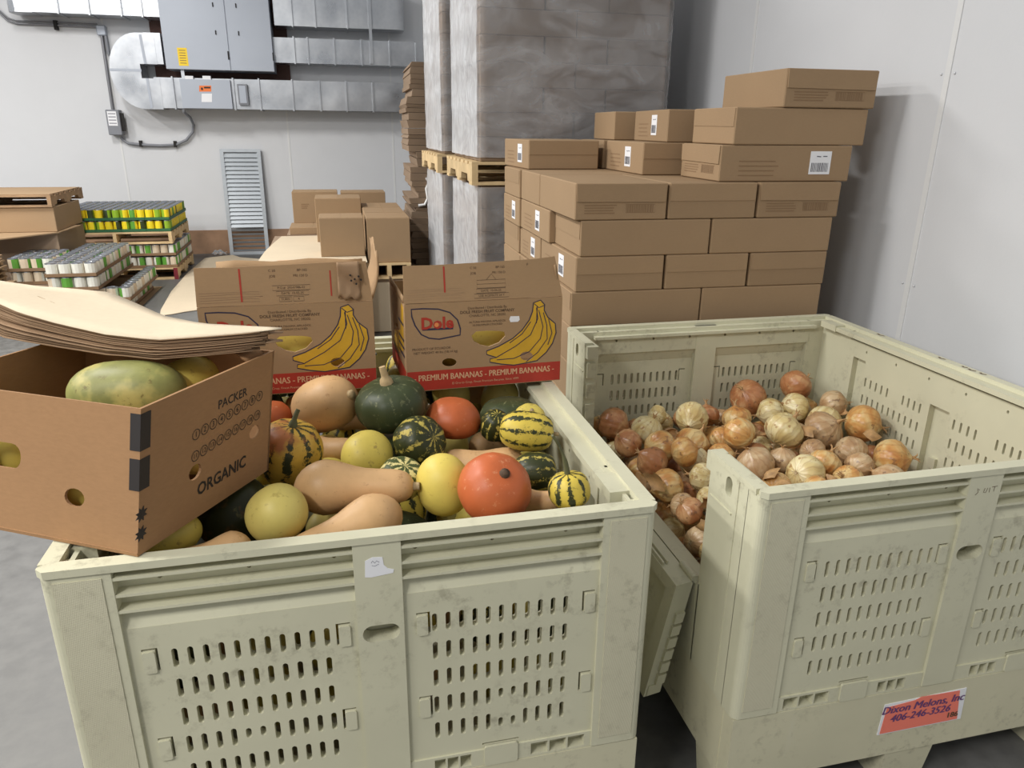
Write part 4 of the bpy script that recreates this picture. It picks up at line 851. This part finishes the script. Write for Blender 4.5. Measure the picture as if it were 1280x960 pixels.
# ---------------------------------------------------------------- film-wrapped pallet loads
def film_around(x0, x1, y0, y1, z0, z1, label, seed):
    rs = V((seed, seed*2, 0)); e = .012; N = 26; nz = 26; per = []
    for k in range(N): per.append((x0-e+(x1-x0+2*e)*k/N, y0-e))
    for k in range(N): per.append((x1+e, y0-e+(y1-y0+2*e)*k/N))
    for k in range(N): per.append((x1+e-(x1-x0+2*e)*k/N, y1+e))
    for k in range(N): per.append((x0-e, y1+e-(y1-y0+2*e)*k/N))
    vs = []; n = len(per); cx, cy = (x0+x1)/2, (y0+y1)/2
    for j in range(nz+1):
        z = z0+(z1-z0)*j/nz
        for (x, y) in per:
            q = noise.noise(V((x*7, y*7, z*9))+rs)*.007+.003; dx, dy = x-cx, y-cy; L = math.hypot(dx, dy); vs.append((x+dx/L*q, y+dy/L*q, z+.004*noise.noise(V((x*9, y*9, j)))))
    fs = [(j*n+k, j*n+(k+1) % n, (j+1)*n+(k+1) % n, (j+1)*n+k) for j in range(nz) for k in range(n)]
    MB().add(vs, fs, 0, True).build('stretch_film', 'film', None, label=label, cat='plastic wrap')
def load(x0, y0, z0, layers, label, group, h=.1435, only=None):
    for L in range(layers):
        A = [(0, 0, .6, .4, (), 'seam'), (.6, 0, .6, .4, (), ()), (0, .4, .4, .62, (), ()), (.4, .4, .4, .62, (), ()), (.8, .4, .4, .62, (), ())]
        Bp = [(0, 0, .4, .6, 'seam', ()), (.4, 0, .4, .6, (), ()), (.8, 0, .4, .6, (), ()), (0, .6, .6, .42, (), 'seam'), (.6, .6, .6, .42, (), ())]
        for i, (dx, dy, w_, d_, f_, l_) in enumerate(A if L % 2 else Bp):
            if only and dx > only: continue
            jx = random.uniform(-.0025, .0025)
            carton(label, x0+dx+jx, y0+dy, z0+L*h, w_, d_, h, front=f_, left=l_, rz=0, group=group, mat='carton_old')
WX0, WY0 = .895, 4.68
make_pallet('wooden pallet on the floor under the film-wrapped load by the pile', (WX0-.02, WY0, 0), 1.22, 1.03, 0, 'wood')
load(WX0, WY0, .142, 9, 'carton in the lower film-wrapped load next to the loose pile', 'cartons in the lower wrapped load by the pile')
make_pallet('pale wooden pallet between the two film-wrapped loads by the pile', (WX0-.055, WY0-.02, 1.436), 1.23, 1.05, 0, 'wood')
load(WX0, WY0, 1.578, 10, 'carton in the upper film-wrapped load next to the loose pile', 'cartons in the upper wrapped load by the pile')
film_around(WX0, WX0+1.2, WY0, WY0+1.02, .150, 1.424, 'clear film around the lower load next to the loose pile', 1)
film_around(WX0, WX0+1.2, WY0, WY0+1.02, 1.60, 3.02, 'clear shiny film around the upper load next to the loose pile', 4)
VX0, VY0 = .86, 6.0
make_pallet('wooden pallet on the floor under the second film-wrapped load', (VX0-.02, VY0, 0), 1.22, 1.03, 0, 'wood')
load(VX0, VY0, .142, 9, 'carton in the lower part of the second film-wrapped load', 'cartons in the second lower wrapped load', only=.45)
make_pallet('pale wooden pallet between the loads of the second film-wrapped stack', (VX0-.055, VY0-.02, 1.436), 1.23, 1.05, 0, 'wood')
load(VX0, VY0, 1.578, 10, 'carton in the upper part of the second film-wrapped load', 'cartons in the second upper wrapped load', only=.45)
film_around(VX0, VX0+1.2, VY0, VY0+1.02, .150, 1.424, 'clear film around the lower part of the second load', 7)
film_around(VX0, VX0+1.2, VY0, VY0+1.02, 1.60, 3.02, 'clear film around the upper part of the second load', 9)
# leaning bundles of flattened cartons beyond the wrapped loads
random.seed(9)
make_pallet('wooden pallet under the tall stack of flattened cartons', (.72, 7.3, 0), 1.2, 1.02, 0, 'wood_old')
z = .142; k = 0
while z < 2.3:
    h = random.uniform(.03, .075); lean = -.03+.13*math.sin((z-.2)*1.5)+random.uniform(-.07, .07) if z < 1.5 else .01*k % .05+(.06 if z > 2 else 0)+random.uniform(-.02, .02)
    mb = MB(); x0 = .70+max(-.05, lean*.6); sk = random.uniform(-.05, .05)
    mb.hexa([(x0, 7.32, 0), (1.7, 7.3, 0), (1.7, 8.2, 0), (x0+.02, 8.25, 0)], [(x0+sk*.4, 7.3, h-.004), (1.7, 7.3, h-.004), (1.7, 8.2, h-.004), (x0+.02+sk*.5, 8.2, h-.004)])
    mb.build('flattened_carton', 'carton_old', None, label='bundle of flattened cartons in the tall ragged stack beside the wrapped loads', cat='cardboard', group='bundles of flattened cartons', loc=(0, 0, z)); z += h; k += 1
cord = [ony(q, r, 7.288) for q, r in ((533, 222), (536, 228), (533, 236), (535, 248), (531, 256), (523, 257))]
MB().tube(cord, .014, 6).build('plastic_strap', 'cord_white', None, label='white plastic strap hanging from the tall stack of flattened cartons', cat='strap')

# ---------------------------------------------------------------- cartons on pallets in the middle of the floor
CB = 'plain brown shipping box '
def ship(label, x, y, z, w, d, h):
    o = link('shipping_box', carton_mesh(w, d, h, 'carton'), None, label, 'box', 'shipping boxes on the middle pallets', loc=(x, y, z)); fr = ((0, 0, h+.002), (1, 0, 0), (0, 1, 0), (0, 0, 1))
    for a_, b_ in ((.004, w/2-.003), (w/2+.003, w-.004)): MB().plate(fr, rect(a_, b_, .004, d-.004), (), .002).build('top_flap', 'carton', o)
    return o
# a sheet-covered stack carries most of them, a pallet the end row
BASE = MB().box(-.62, .235, 6.34, 8.05, 0, .693).build('corrugated_bin', 'carton_old', None, label='large brown corrugated box under the pale sheet and shipping boxes', cat='box')
MB().box(-.5, .6, 8.06, 8.95, 0, .70).build('corrugated_bin', 'carton_old', None, label='brown corrugated box under the farthest shipping boxes', cat='box')
MB().box(.25, .625, 6.62, 8.02, 0, .49).build('corrugated_bin', 'carton_old', None, label='narrow brown corrugated box under the end pallet', cat='box')
make_pallet('wooden pallet under the end row of shipping boxes', (.245, 6.57, .495), .385, 1.42, 0, 'wood')
sh = MB().plate(((0, 0, .70), (1, 0, 0), (0, 1, 0), (0, 0, 1)), [(-.66, 6.3), (-.3, 6.28), (.238, 6.3), (.238, 7.98), (-.55, 7.98), (-.60, 7.5), (-.64, 7.0)], (), .006).build('cardboard_sheet', 'cream', None, label='pale cardboard sheet with faint red print under the shipping boxes', cat='cardboard')
m = MB(); fr = ((0, 0, .70), (1, 0, 0), (0, 1, 0), (0, 0, 1))
for a_, b_ in ((-.5, -.35), (-.32, -.22), (-.18, -.08), (-.02, .0)): m.ribbon(fr, [(a_, 6.48), (b_, 6.485)], .02, .0008)
m.build('red_print', 'print_pale', sh, kind='stuff')
ship(CB+'with a taped top, on the pale sheet', -.14, 6.6, .701, .375, .36, .33)
ship(CB+'on the end pallet, in front of two others', .258, 6.6, .636, .375, .42, .39)
ship(CB+'in the middle of the end pallet', .26, 7.03, .636, .37, .45, .39)
ship(CB+'at the rear of the end pallet', .262, 7.49, .636, .37, .45, .39)
ship(CB+'low and flat, under the upright printed one', -.47, 8.07, .701, .47, .42, .072)
u1 = ship(CB+'upright with faint print, farthest toward the metal grille', -.44, 8.45, .774, .48, .3, .33)
m = MB(); fr = ((0, 0, 0), (1, 0, 0), (0, 0, 1), (0, -1, 0))
for k in range(3): m.ribbon(fr, [(.09, .2-.02*k), (.17-.01*k, .2-.02*k)], .008, .001)
m.ribbon(fr, [(.27, .2), (.32, .2)], .012, .001); m.build('printed_marks', 'print_brown', u1, kind='stuff')
ship(CB+'on the pale sheet in front of the printed one', -.183, 7.5, .701, .435, .42, .415)
ship(CB+'beside the faintly printed one, half hidden', .075, 8.5, .701, .48, .32, .39)
# pale sheets of cardboard
def sheet(name, label, pts, z, t=.006, mat='cream', bend=0):
    P3 = [onz(px, py, z) for px, py in pts]; mb = MB().plate(((0, 0, z+t), (1, 0, 0), (0, 1, 0), (0, 0, 1)), [(p.x, p.y) for p in P3], (), t); return mb.build(name, mat, None, label=label, cat='cardboard')
def pz(px, py, z): return onz(px, py, z)
sheet('cardboard_sheet', 'large torn pale cardboard sheet lying on the floor by the banana box', [(256, 323), (291, 319), (300, 322), (335, 325), (345, 345), (330, 380), (262, 384), (246, 388), (232, 390), (216, 393), (200, 395), (201, 388), (214, 365), (234, 342)], .004)
MB().grid(lambda u, v: (-1.76+.2*u+.015*math.sin(9*v), 11.22+.12*v, .03+.05*math.sin(3.1*u)*math.sin(3.1*v)+.012*math.sin(17*u+5*v)), 14, 10).build('film_wad', 'film', None, label='crumpled wad of clear film on the floor by the kickboard', cat='plastic wrap')
t = MB().grid(lambda u, v: (-.93+.12*u, 6.15+.1*v, .01+.035*math.sin(3.1*u)*math.sin(3.1*v)+.012*math.sin(13*u+7*v)), 10, 8)

# ---------------------------------------------------------------- canned goods
def can_mesh(mats, seg=12, h=.11, r=.0375):
    mb = MB(); rim = [(r*math.cos(2*math.pi*k/seg), r*math.sin(2*math.pi*k/seg)) for k in range(seg)]
    for k in range(seg):
        a, b = rim[k], rim[(k+1) % seg]; mi = 1+(0 if k < seg//3 else 1 if k < 2*seg//3+1 else 2)
        mb.add([(a[0], a[1], .006), (b[0], b[1], .006), (b[0], b[1], h-.006), (a[0], a[1], h-.006)], [(0, 1, 2, 3)], mi)
        for z0, z1, q0, q1 in ((0, .006, .96, 1), (h-.006, h, 1, .97), (h, h-.003, .97, .88)):
            mb.add([(a[0]*q0, a[1]*q0, z0), (b[0]*q0, b[1]*q0, z0), (b[0]*q1, b[1]*q1, z1), (a[0]*q1, a[1]*q1, z1)], [(0, 1, 2, 3)], 0)
    mb.add([(x*.88, y*.88, h-.003) for x, y in rim], [tuple(range(seg))], 0); return mb.mesh('food_can', mats)
YC = [can_mesh(['can_lid', 'can_yellow', 'can_yellow', q]) for q in ('can_dark', 'can_lime', 'can_green')]+[can_mesh(['can_lid', 'can_lime', 'can_yellow', 'can_dark'])]
WC = [can_mesh(['can_lid', 'can_green', 'can_white', 'can_white']), can_mesh(['can_lid', 'can_white', 'can_cream', 'can_green']), can_mesh(['can_lid', 'can_white', 'can_cream', 'can_white'])]
def tray(x, y, z, nx, ny, pitch, mat, label, group):
    W_, D_ = nx*pitch, ny*pitch; t_ = .002; hh = .034
    MB().box(x, x+W_, y, y+D_, z, z+.003).box(x, x+W_, y, y+t_, z, z+hh).box(x, x+W_, y+D_-t_, y+D_, z, z+hh).box(x, x+t_, y, y+D_, z, z+hh).box(x+W_-t_, x+W_, y, y+D_, z, z+hh).build('can_tray', mat, None, label=label, cat='tray', group=group)
def cans(x, y, z, nx, ny, pitch, meshes, label, group, front_only=False, sc=1, hs=1):
    for j in range(ny):
        for i in range(nx):
            if front_only and j > 0 and i < nx-1: continue
            o = link('food_can', random.choice(meshes), None, label, 'can', group, loc=(x+(i+.5)*pitch, y+(j+.5)*pitch, z+.0035), rot=(0, 0, random.uniform(0, 6.28))); o.scale = (sc, sc, hs)
random.seed(13); GX, GY = -3.09, 9.57; pt = .0905
make_pallet('wooden pallet on the floor under the canned goods, one end painted red', (GX-.06, GY-.02, 0), 1.25, 1.12, 0, 'wood', red=True)
make_pallet('pale wooden pallet carrying the yellow and green cans', (GX-.07, GY-.02, .43), 1.25, 1.12, 0, 'wood')
for L, (z, fo) in enumerate(((.572, True), (.704, False))):
    for s, n in ((0, 4), (4, 3), (7, 3), (10, 3)):
        for yy0, my in ((0, 6), (6, 6)): tray(GX+s*pt, GY+yy0*pt, z, n, my, pt, 'tray_green', 'green cardboard tray of yellow-labelled cans', 'green can trays')
    cans(GX, GY, z, 13, 12, pt, YC, 'small can with a yellow and green label in the %s trays of the far pallet' % ('upper' if z > .6 else 'lower'), 'yellow and green cans', fo, 1.125, 1.13)
for z in (.142, .284):
    tray(GX+.02, GY, z, 13, 12, pt, 'tray_kraft', 'brown tray of pale cans between the two far pallets', 'brown can trays between pallets')
    cans(GX+.02, GY, z, 13, 12, pt, WC, 'pale-labelled can in the tray between the far pallets', 'pale cans between pallets', True, 1.125, 1.16)
# nearer stack of white and green cans
NX, NY = -2.69, 7.66; pw = .112
tiers = [(.0, -2.62, 7.62, 5, 12, True), (.132, -2.56, 7.75, 5, 11, True), (.264, NX, NY, 4, 12, True), (.396, NX, NY, 4, 12, False)]
make = 0
MB().box(-2.705, -2.0, 7.58, 9.1, 0, .006).build('slip_sheet', 'carton', None, label='brown slip sheet under the white and green cans', cat='cardboard')
for (z, x, y, nx, ny, fo) in tiers:
    tray(x, y, z+.007, nx, ny, pw, 'tray_kraft', 'brown cardboard tray of white and green cans', 'brown trays of white cans')
    cans(x, y, z+.007, nx, ny, pw, WC, 'can with a white and green label in the %s tray of the nearer stack' % {0: 'lowest', .132: 'second', .264: 'third', .396: 'topmost'}[z], 'white and green cans', fo, 1.42, 1.13)
for z in (.27, .40):
    tray(-3.12, 8.0, z+.007, 4, 6, .1, 'tray_kraft', 'brown tray of cans set back beside the nearer can stack', 'set-back can trays'); cans(-3.12, 8.0, z+.007, 4, 6, .1, WC, 'white and green can in the set-back tray', 'cans in the set-back tray', z < .3, 1.25, 1.12)
bevel = MB().box(-3.3, -2.72, 7.98, 8.605, .0, .275); bevel.build('corrugated_bin', 'carton_old', None, label='brown corrugated box supporting the set-back tray of cans', cat='box')
# box and pallet at the far left
MB().box(-4.3, -2.83, 8.62, 9.5, 0, .69).build('corrugated_bin', 'carton_old', None, label='wide brown corrugated box under the smaller brown box', cat='box')
lid = [onz(0, 315, .70), onz(68, 292, .70)]
MB().plate(((0, 0, .706), (1, 0, 0), (0, 1, 0), (0, 0, 1)), [(-4.3, 8.1), (-3.2, 8.15), (-2.80, 8.62), (-2.76, 9.2), (-4.3, 9.5)], (), .012).build('cardboard_sheet', 'carton', None, label='brown cardboard sheet jutting out under the box with a pallet on top', cat='cardboard')
link('shipping_box', carton_mesh(1.0, .85, .25, 'carton'), None, 'wide brown box with a wooden pallet resting on it', 'box', loc=(-3.82, 8.62, .708))
make_pallet('brown wooden pallet resting on a wide cardboard box', (-4.02, 8.6, .96), 1.2, 1.05, 0, 'wood_old', h=.12)
MB().box(-4.0, -2.83, 8.62, 9.6, 1.081, 1.088).build('cardboard_sheet', 'carton', None, label='thin cardboard sheet covering the brown pallet', cat='cardboard')
MB().box(-3.5, -3.13, 7.91, 7.975, .28, .55).build('printed_carton_side', 'carton', None, label='brown carton side with dark printed blocks beside the set-back tray', cat='cardboard')
for k in range(7):
    MB().box(-4.1, -3.05+random.uniform(-.05, .04), 7.3, 7.9, .28+k*.05, .295+k*.05).build('cardboard_sheet', 'carton', None, label='cardboard sheet in the loose stack behind the bowed flattened boxes', cat='cardboard', group='loose sheets by the cans')
MB().box(-4.1, -3.1, 7.3, 7.9, 0, .279).build('corrugated_bin', 'carton_old', None, label='brown corrugated box under the loose cardboard sheets', cat='box')

# ---------------------------------------------------------------- ductwork on the wall
DY = WY-.42
def dx(px, py): p = ony(px, py, DY); return p.x, p.z
duct = thing('air_duct', 'galvanised rectangular air ducts with a looping elbow on the wall', 'duct', (-.6, DY, 1.96))
def DB(x0, x1, z0, z1, name='duct_section', y0=DY, y1=WY-.031, mat='galv'): return MB().box(x0+.6, x1+.6, y0-DY, y1-DY, z0-1.96, z1-1.96).build(name, mat, duct)
def run(px0, px1, pyt, pyb, cuts):
    x0 = dx(px0, pyb)[0]; x1 = dx(px1, pyb)[0]; zt = dx((px0+px1)/2, pyt)[1]; zb = dx((px0+px1)/2, pyb)[1]; xs = [x0]+[dx(c, (pyt+pyb)/2)[0] for c in cuts]+[x1]
    for a, b in zip(xs, xs[1:]): DB(a+.003, b-.003, zb, zt)
    for c in xs[1:-1]: DB(c-.009, c+.009, zb-.014, zt+.014, 'duct_seam', DY-.03)
    return x0, x1, zb, zt
run(197, 530, 100.5, 137.5, [218, 293, 325, 366, 400, 433, 466])
run(183, 205, 41, 80, [])
run(343, 545, 50, 81, [368, 385, 418, 452, 487, 520])
run(343, 466, -12, 34, [364, 393, 433])
run(40, 200, -14, 18, [71, 110, 150, 176])
# rounded ends
a = dx(466, 36); b = dx(506, 38); zt = dx(466, -12)[1]
pts = [(a[0]+.6, 0)]+[(b[0]+.6-.1+.1*math.sin(R(q)), .1-.1*math.cos(R(q))) for q in range(0, 91, 15)]+[(b[0]+.6, .385), (a[0]+.6, .385)]
MB().plate(((0, 0, zt-1.96), (1, 0, 0), (0, 1, 0), (0, 0, 1)), pts, (), zt-a[1]).build('duct_end', 'galv', duct)
a = dx(7, 14); b = dx(40, 16); MB().plate(((0, 0, zt-1.96), (1, 0, 0), (0, 1, 0), (0, 0, 1)), [(a[0]+.6+.1, 0), (b[0]+.6, 0), (b[0]+.6, .385), (a[0]+.6, .385), (a[0]+.6, .1), (a[0]+.63, .03)], (), zt-a[1]).build('duct_end', 'galv', duct)
# looping elbow between the two lower runs
zb = dx(197, 136.5)[1]; zt_ = dx(180, 41)[1]; zi0 = dx(190, 98)[1]; zi1 = dx(180, 80)[1]; xc = dx(176, 88)[0]; xr = dx(198, 88)[0]; cz = (zb+zt_)/2; rz_ = (zt_-zb)/2; rx = xc-dx(136, 80)[0]
out = [(xr+.6, zt_-1.96), (xc+.6, zt_-1.96)]+[(xc+.6-rx*math.sin(R(q)), cz+rz_*math.cos(R(q))-1.96) for q in range(10, 180, 10)]+[(xc+.6, zb-1.96), (xr+.6, zb-1.96), (xr+.6, zi0-1.96), (xc+.6, zi0-1.96), (xc+.6, zi1-1.96), (xr+.6, zi1-1.96)]
MB().plate(((0, -.004, 0), (1, 0, 0), (0, 0, 1), (0, -1, 0)), out, (), .385).build('elbow', 'galv', duct)
for (p0, p1) in (((137, 87), (177, 88)), ((175, 43), (182, 80)), ((184, 98), (190, 135))):
    A, B_ = dx(*p0), dx(*p1); m = MB(); m.ribbon(((0, 0, 0), (1, 0, 0), (0, 0, 1), (0, -1, 0)), [(A[0]+.6, A[1]-1.96), (B_[0]+.6, B_[1]-1.96)], .03, .009); m.build('duct_seam', 'steel_grey', duct)
for px0, py0, py1 in ((461, 0, 80),):
    A = dx(px0, py0); B_ = dx(px0+2, py1); DB(A[0]-.02, A[0]+.02, B_[1], A[1]+.4, 'strap', DY-.03, DY)
# cabinet: air handler over the ducts
CY2 = DY-.12
def cx(px, py): p = ony(px, py, CY2); return p.x, p.z
xl, zb2 = cx(208, 86); xr2 = cx(343, 89)[0]; xm = cx(286, 60)[0]; zt2 = 3.62
cab = thing('control_cabinet', 'large grey two-door metal cabinet mounted over the ducts', 'cabinet', (xl, CY2, zb2))
MB().box(0, xr2-xl, .012, WY-CY2-.031, 0, zt2-zb2).build('cabinet_body', 'steel_grey', cab)
for a, b in ((0, xm-xl-.004), (xm-xl+.004, xr2-xl)):
    d_ = bevel_mesh(MB().box(a, b, 0, .012, 0, zt2-zb2).mesh('door', 'steel_grey'), .003); dd = link('door', d_, cab)
    hx = b-.03 if a == 0 else b-.03
    MB().box((b-.018) if a == 0 else b-.006, (b-.002) if a == 0 else b+.006, -.008, 0, .13, .23).build('hinge', 'dark', dd)
    for hz in (.42, .74): MB().box(a+(b-a)*(.82 if a == 0 else .24), a+(b-a)*(.82 if a == 0 else .24)+.012, -.012, 0, hz, hz+.05).build('latch', 'dark', dd)
p0, p1 = cx(221, 59.5), cx(236, 82.5); lb = MB().plate(((0, -.001, 0), (1, 0, 0), (0, 0, 1), (0, -1, 0)), rect(p0[0]-xl, p1[0]-xl, p1[1]-zb2, p0[1]-zb2), (), .002).build('warning_label', 'sign_yellow', cab)
m = MB()
for k in range(6): m.ribbon(((0, -.001, 0), (1, 0, 0), (0, 0, 1), (0, -1, 0)), [(p0[0]-xl+.02, p0[1]-zb2-.03-k*.03), (p1[0]-xl-.02, p0[1]-zb2-.03-k*.03)], .008, .001)
m.build('label_lines', 'print_brown', lb)
A, B_ = ony(196, 100, WY-.02), ony(357, 20, WY-.02); MB().box(A.x, B_.x, WY-.03, WY-.006, A.z, 3.5).build('backing_board', 'rust_wood', None, label='dark reddish board on the wall behind the cabinet', cat='board')
# electrical boxes on the lower duct
def dbox(px0, py0, px1, py1, name, label, mat, proud, cat='box', depth=.0):
    p0, p1 = ony(px0, py0, DY-proud), ony(px1, py1, DY-proud); r_ = thing(name, label, cat, (p0.x, DY-proud, p1.z)); MB().box(0, p1.x-p0.x, 0, proud-.001, 0, p0.z-p1.z).build('casing', mat, r_); return r_, p0, p1
e1, p0, p1 = dbox(224, 98.5, 291, 136, 'junction_cabinet', 'grey electrical box with an orange warning label on the duct', 'steel_grey', .06)
fr = ((0, -.001, 0), (1, 0, 0), (0, 0, 1), (0, -1, 0)); pp = lambda x, y: (ony(x, y, DY-.06).x-p0.x, ony(x, y, DY-.06).z-p1.z)
def lab(root, name, mat, a, b): return MB().plate(fr, [pp(a[0], b[1]), pp(b[0], b[1]), pp(b[0], a[1]), pp(a[0], a[1])], (), .002).build(name, mat, root)
lab(e1, 'label', 'label_white', (252, 117), (265, 127.5)); lab(e1, 'warning_label', 'sign_orange', (249, 107), (264, 114.5))
m = MB(); q0, q1 = pp(255, 109.5), pp(263, 109.5); m.ribbon(fr, [q0, q1], .02, .0015); q0 = pp(252.5, 111); m.ribbon(fr, [(q0[0]-.012, q0[1]), (q0[0]+.012, q0[1])], .03, .0015); m.build('lettering', 'print_and_hole_black', e1)
MB().box(.03, .07, .005, .05, p0.z-p1.z, p0.z-p1.z+.12).build('riser', 'galv', e1); 
for px0 in (235, 257):
    q = pp(px0, 96); MB().box(q[0]-.04, q[0]+.06, .004, .052, p0.z-p1.z, q[1]+.012).build('connector_block', 'label_white', e1)
e2, a0, a1 = dbox(296, 105, 311, 131, 'switch_box', 'small grey switch box beside the labelled electrical box', 'box_grey', .08); MB().box(.02, a1.x-a0.x-.02, -.006, 0, .02, a0.z-a1.z-.02).build('cover', 'steel_grey', e2)
# conduit, junction box, disconnect
jy = WY-.07
jb0, jb1 = ony(119, 31, jy), ony(133, 44.5, jy); jb = thing('conduit_box', 'small light grey conduit junction box high on the wall', 'box', (jb0.x, jy, jb1.z)); bx_ = link('casing', bevel_mesh(MB().box(0, jb1.x-jb0.x, 0, .07, 0, jb0.z-jb1.z).mesh('casing', 'steel_grey'), .012), jb)
cy_ = WY-.035
w1 = [ony(-30, -8, cy_), ony(0, 17, cy_), ony(10, 26, cy_), ony(20, 29.5, cy_), ony(70, 31.5, cy_), ony(122, 34, cy_)]; MB().tube(w1, .012, 8).build('conduit', 'conduit', None, label='grey conduit running along the wall to the junction box', cat='conduit')
w2 = [p+V((0, 0, .034)) for p in w1]; MB().tube(w2, .009, 8).build('conduit', 'conduit', None, label='thinner conduit running just above the long grey one', cat='conduit')
for q in ((70, 32),): p = ony(*q, cy_); MB().box(p.x-.02, p.x+.02, cy_-.03, WY, p.z-.05, p.z+.06).build('conduit_clip', 'dark', None, label='dark clip holding the wall conduit', cat='clip')
MB().tube([ony(127, 44, cy_), ony(141, 137, cy_)], .02, 8).build('conduit', 'conduit', None, label='upright conduit dropping to the grey disconnect switch', cat='conduit')
MB().tube([ony(132, 44, cy_), ony(135, 62, cy_), ony(136, 68, cy_)], .02, 8).build('conduit', 'box_grey', None, label='short dark conduit stub beside the upright one', cat='conduit')
d0, d1 = ony(131, 137, WY-.16), ony(153, 169, WY-.16); ds = thing('disconnect_switch', 'dark grey disconnect switch box with a printed label on the wall', 'switch', (d0.x, WY-.16, d1.z)); ww, hh = d1.x-d0.x, d0.z-d1.z
link('casing', bevel_mesh(MB().box(0, ww, 0, .159, 0, hh).mesh('casing', 'box_grey'), .008), ds); lb = MB().box(.02, .13, -.002, 0, hh-.2, hh-.02).build('label', 'label_white', ds)
m = MB()
for k in range(4): m.ribbon(((0, -.002, 0), (1, 0, 0), (0, 0, 1), (0, -1, 0)), [(.03, hh-.05-k*.04), (.12, hh-.05-k*.04)], .014, .001)
m.build('label_lines', 'label_grey', lb); MB().box(ww, ww+.04, .03, .07, .05, hh-.04).build('handle', 'dark', ds)
lp = [(151, 171.5), (154, 175), (160, 179), (178, 181), (200, 182), (220, 181), (233, 175), (241, 165), (242, 156), (236, 145), (230, 137), (227, 128)]
MB().tube([ony(x, y, WY-.05) for x, y in lp[:-3]]+[ony(238, 147, WY-.12), ony(233, 143, WY-.3), ony(230, 140, DY-.03), ony(229.5, 136.6, DY-.03)], .018, 8).build('flexible_conduit', 'box_grey', None, label='flexible grey conduit looping from the switch up to the duct', cat='conduit')
for q in ((176, 180.5), (219, 181)): p = ony(*q, WY-.05); MB().box(p.x-.015, p.x+.015, WY-.08, WY, p.z-.03, p.z+.05).build('conduit_clip', 'dark', None, label='dark clip on the looping flexible conduit', cat='clip', group='clips on the loop')
# ---------------------------------------------------------------- metal louvre leaning on the wall
l0 = onz(289, 318, 0); l1 = onz(338, 317, 0); top = ony(276, 190, WY-.05)
wl = .545; hl = 1.46
lv = thing('metal_louvre', 'tall galvanised slatted louvre panel leaning against the wall', 'louvre', (-1.515, WY-.18, 0)); lv.rotation_euler = (R(-4.2), 0, 0)
for x0 in (0, wl-.05): MB().box(x0, x0+.05, 0, .04, 0, hl).build('frame', 'grille', lv)
for z0 in (0, hl-.04): MB().box(.05, wl-.05, 0, .04, z0, z0+.04).build('frame', 'grille', lv)
ns = 24; sl2 = MB().hexa([(.05, .002, 0), (wl-.05, .002, 0), (wl-.05, .006, .0), (.05, .006, .0)], [(.05, .034, .066), (wl-.05, .034, .066), (wl-.05, .038, .066), (.05, .038, .066)]).mesh('slat', 'grille'); sl = MB().hexa([(.05, .028, 0), (wl-.05, .028, 0), (wl-.05, .036, .006), (.05, .036, .006)], [(.05, .002, .047), (wl-.05, .002, .047), (wl-.05, .01, .05), (.05, .01, .05)]).mesh('slat', 'grille')
for k in range(ns):
    s_ = link('slat', sl if k < 6 else sl2, lv, loc=(0, 0, .045+k*(hl-.1)/ns))
    if k < 6: s_.scale = (1, 1, .55)

MB().box(.26, .62, 6.6, 6.615, .01, .46).build('cardboard_sheet', 'cream', None, label='pale cardboard sheet propped upright under the end pallet', cat='cardboard')
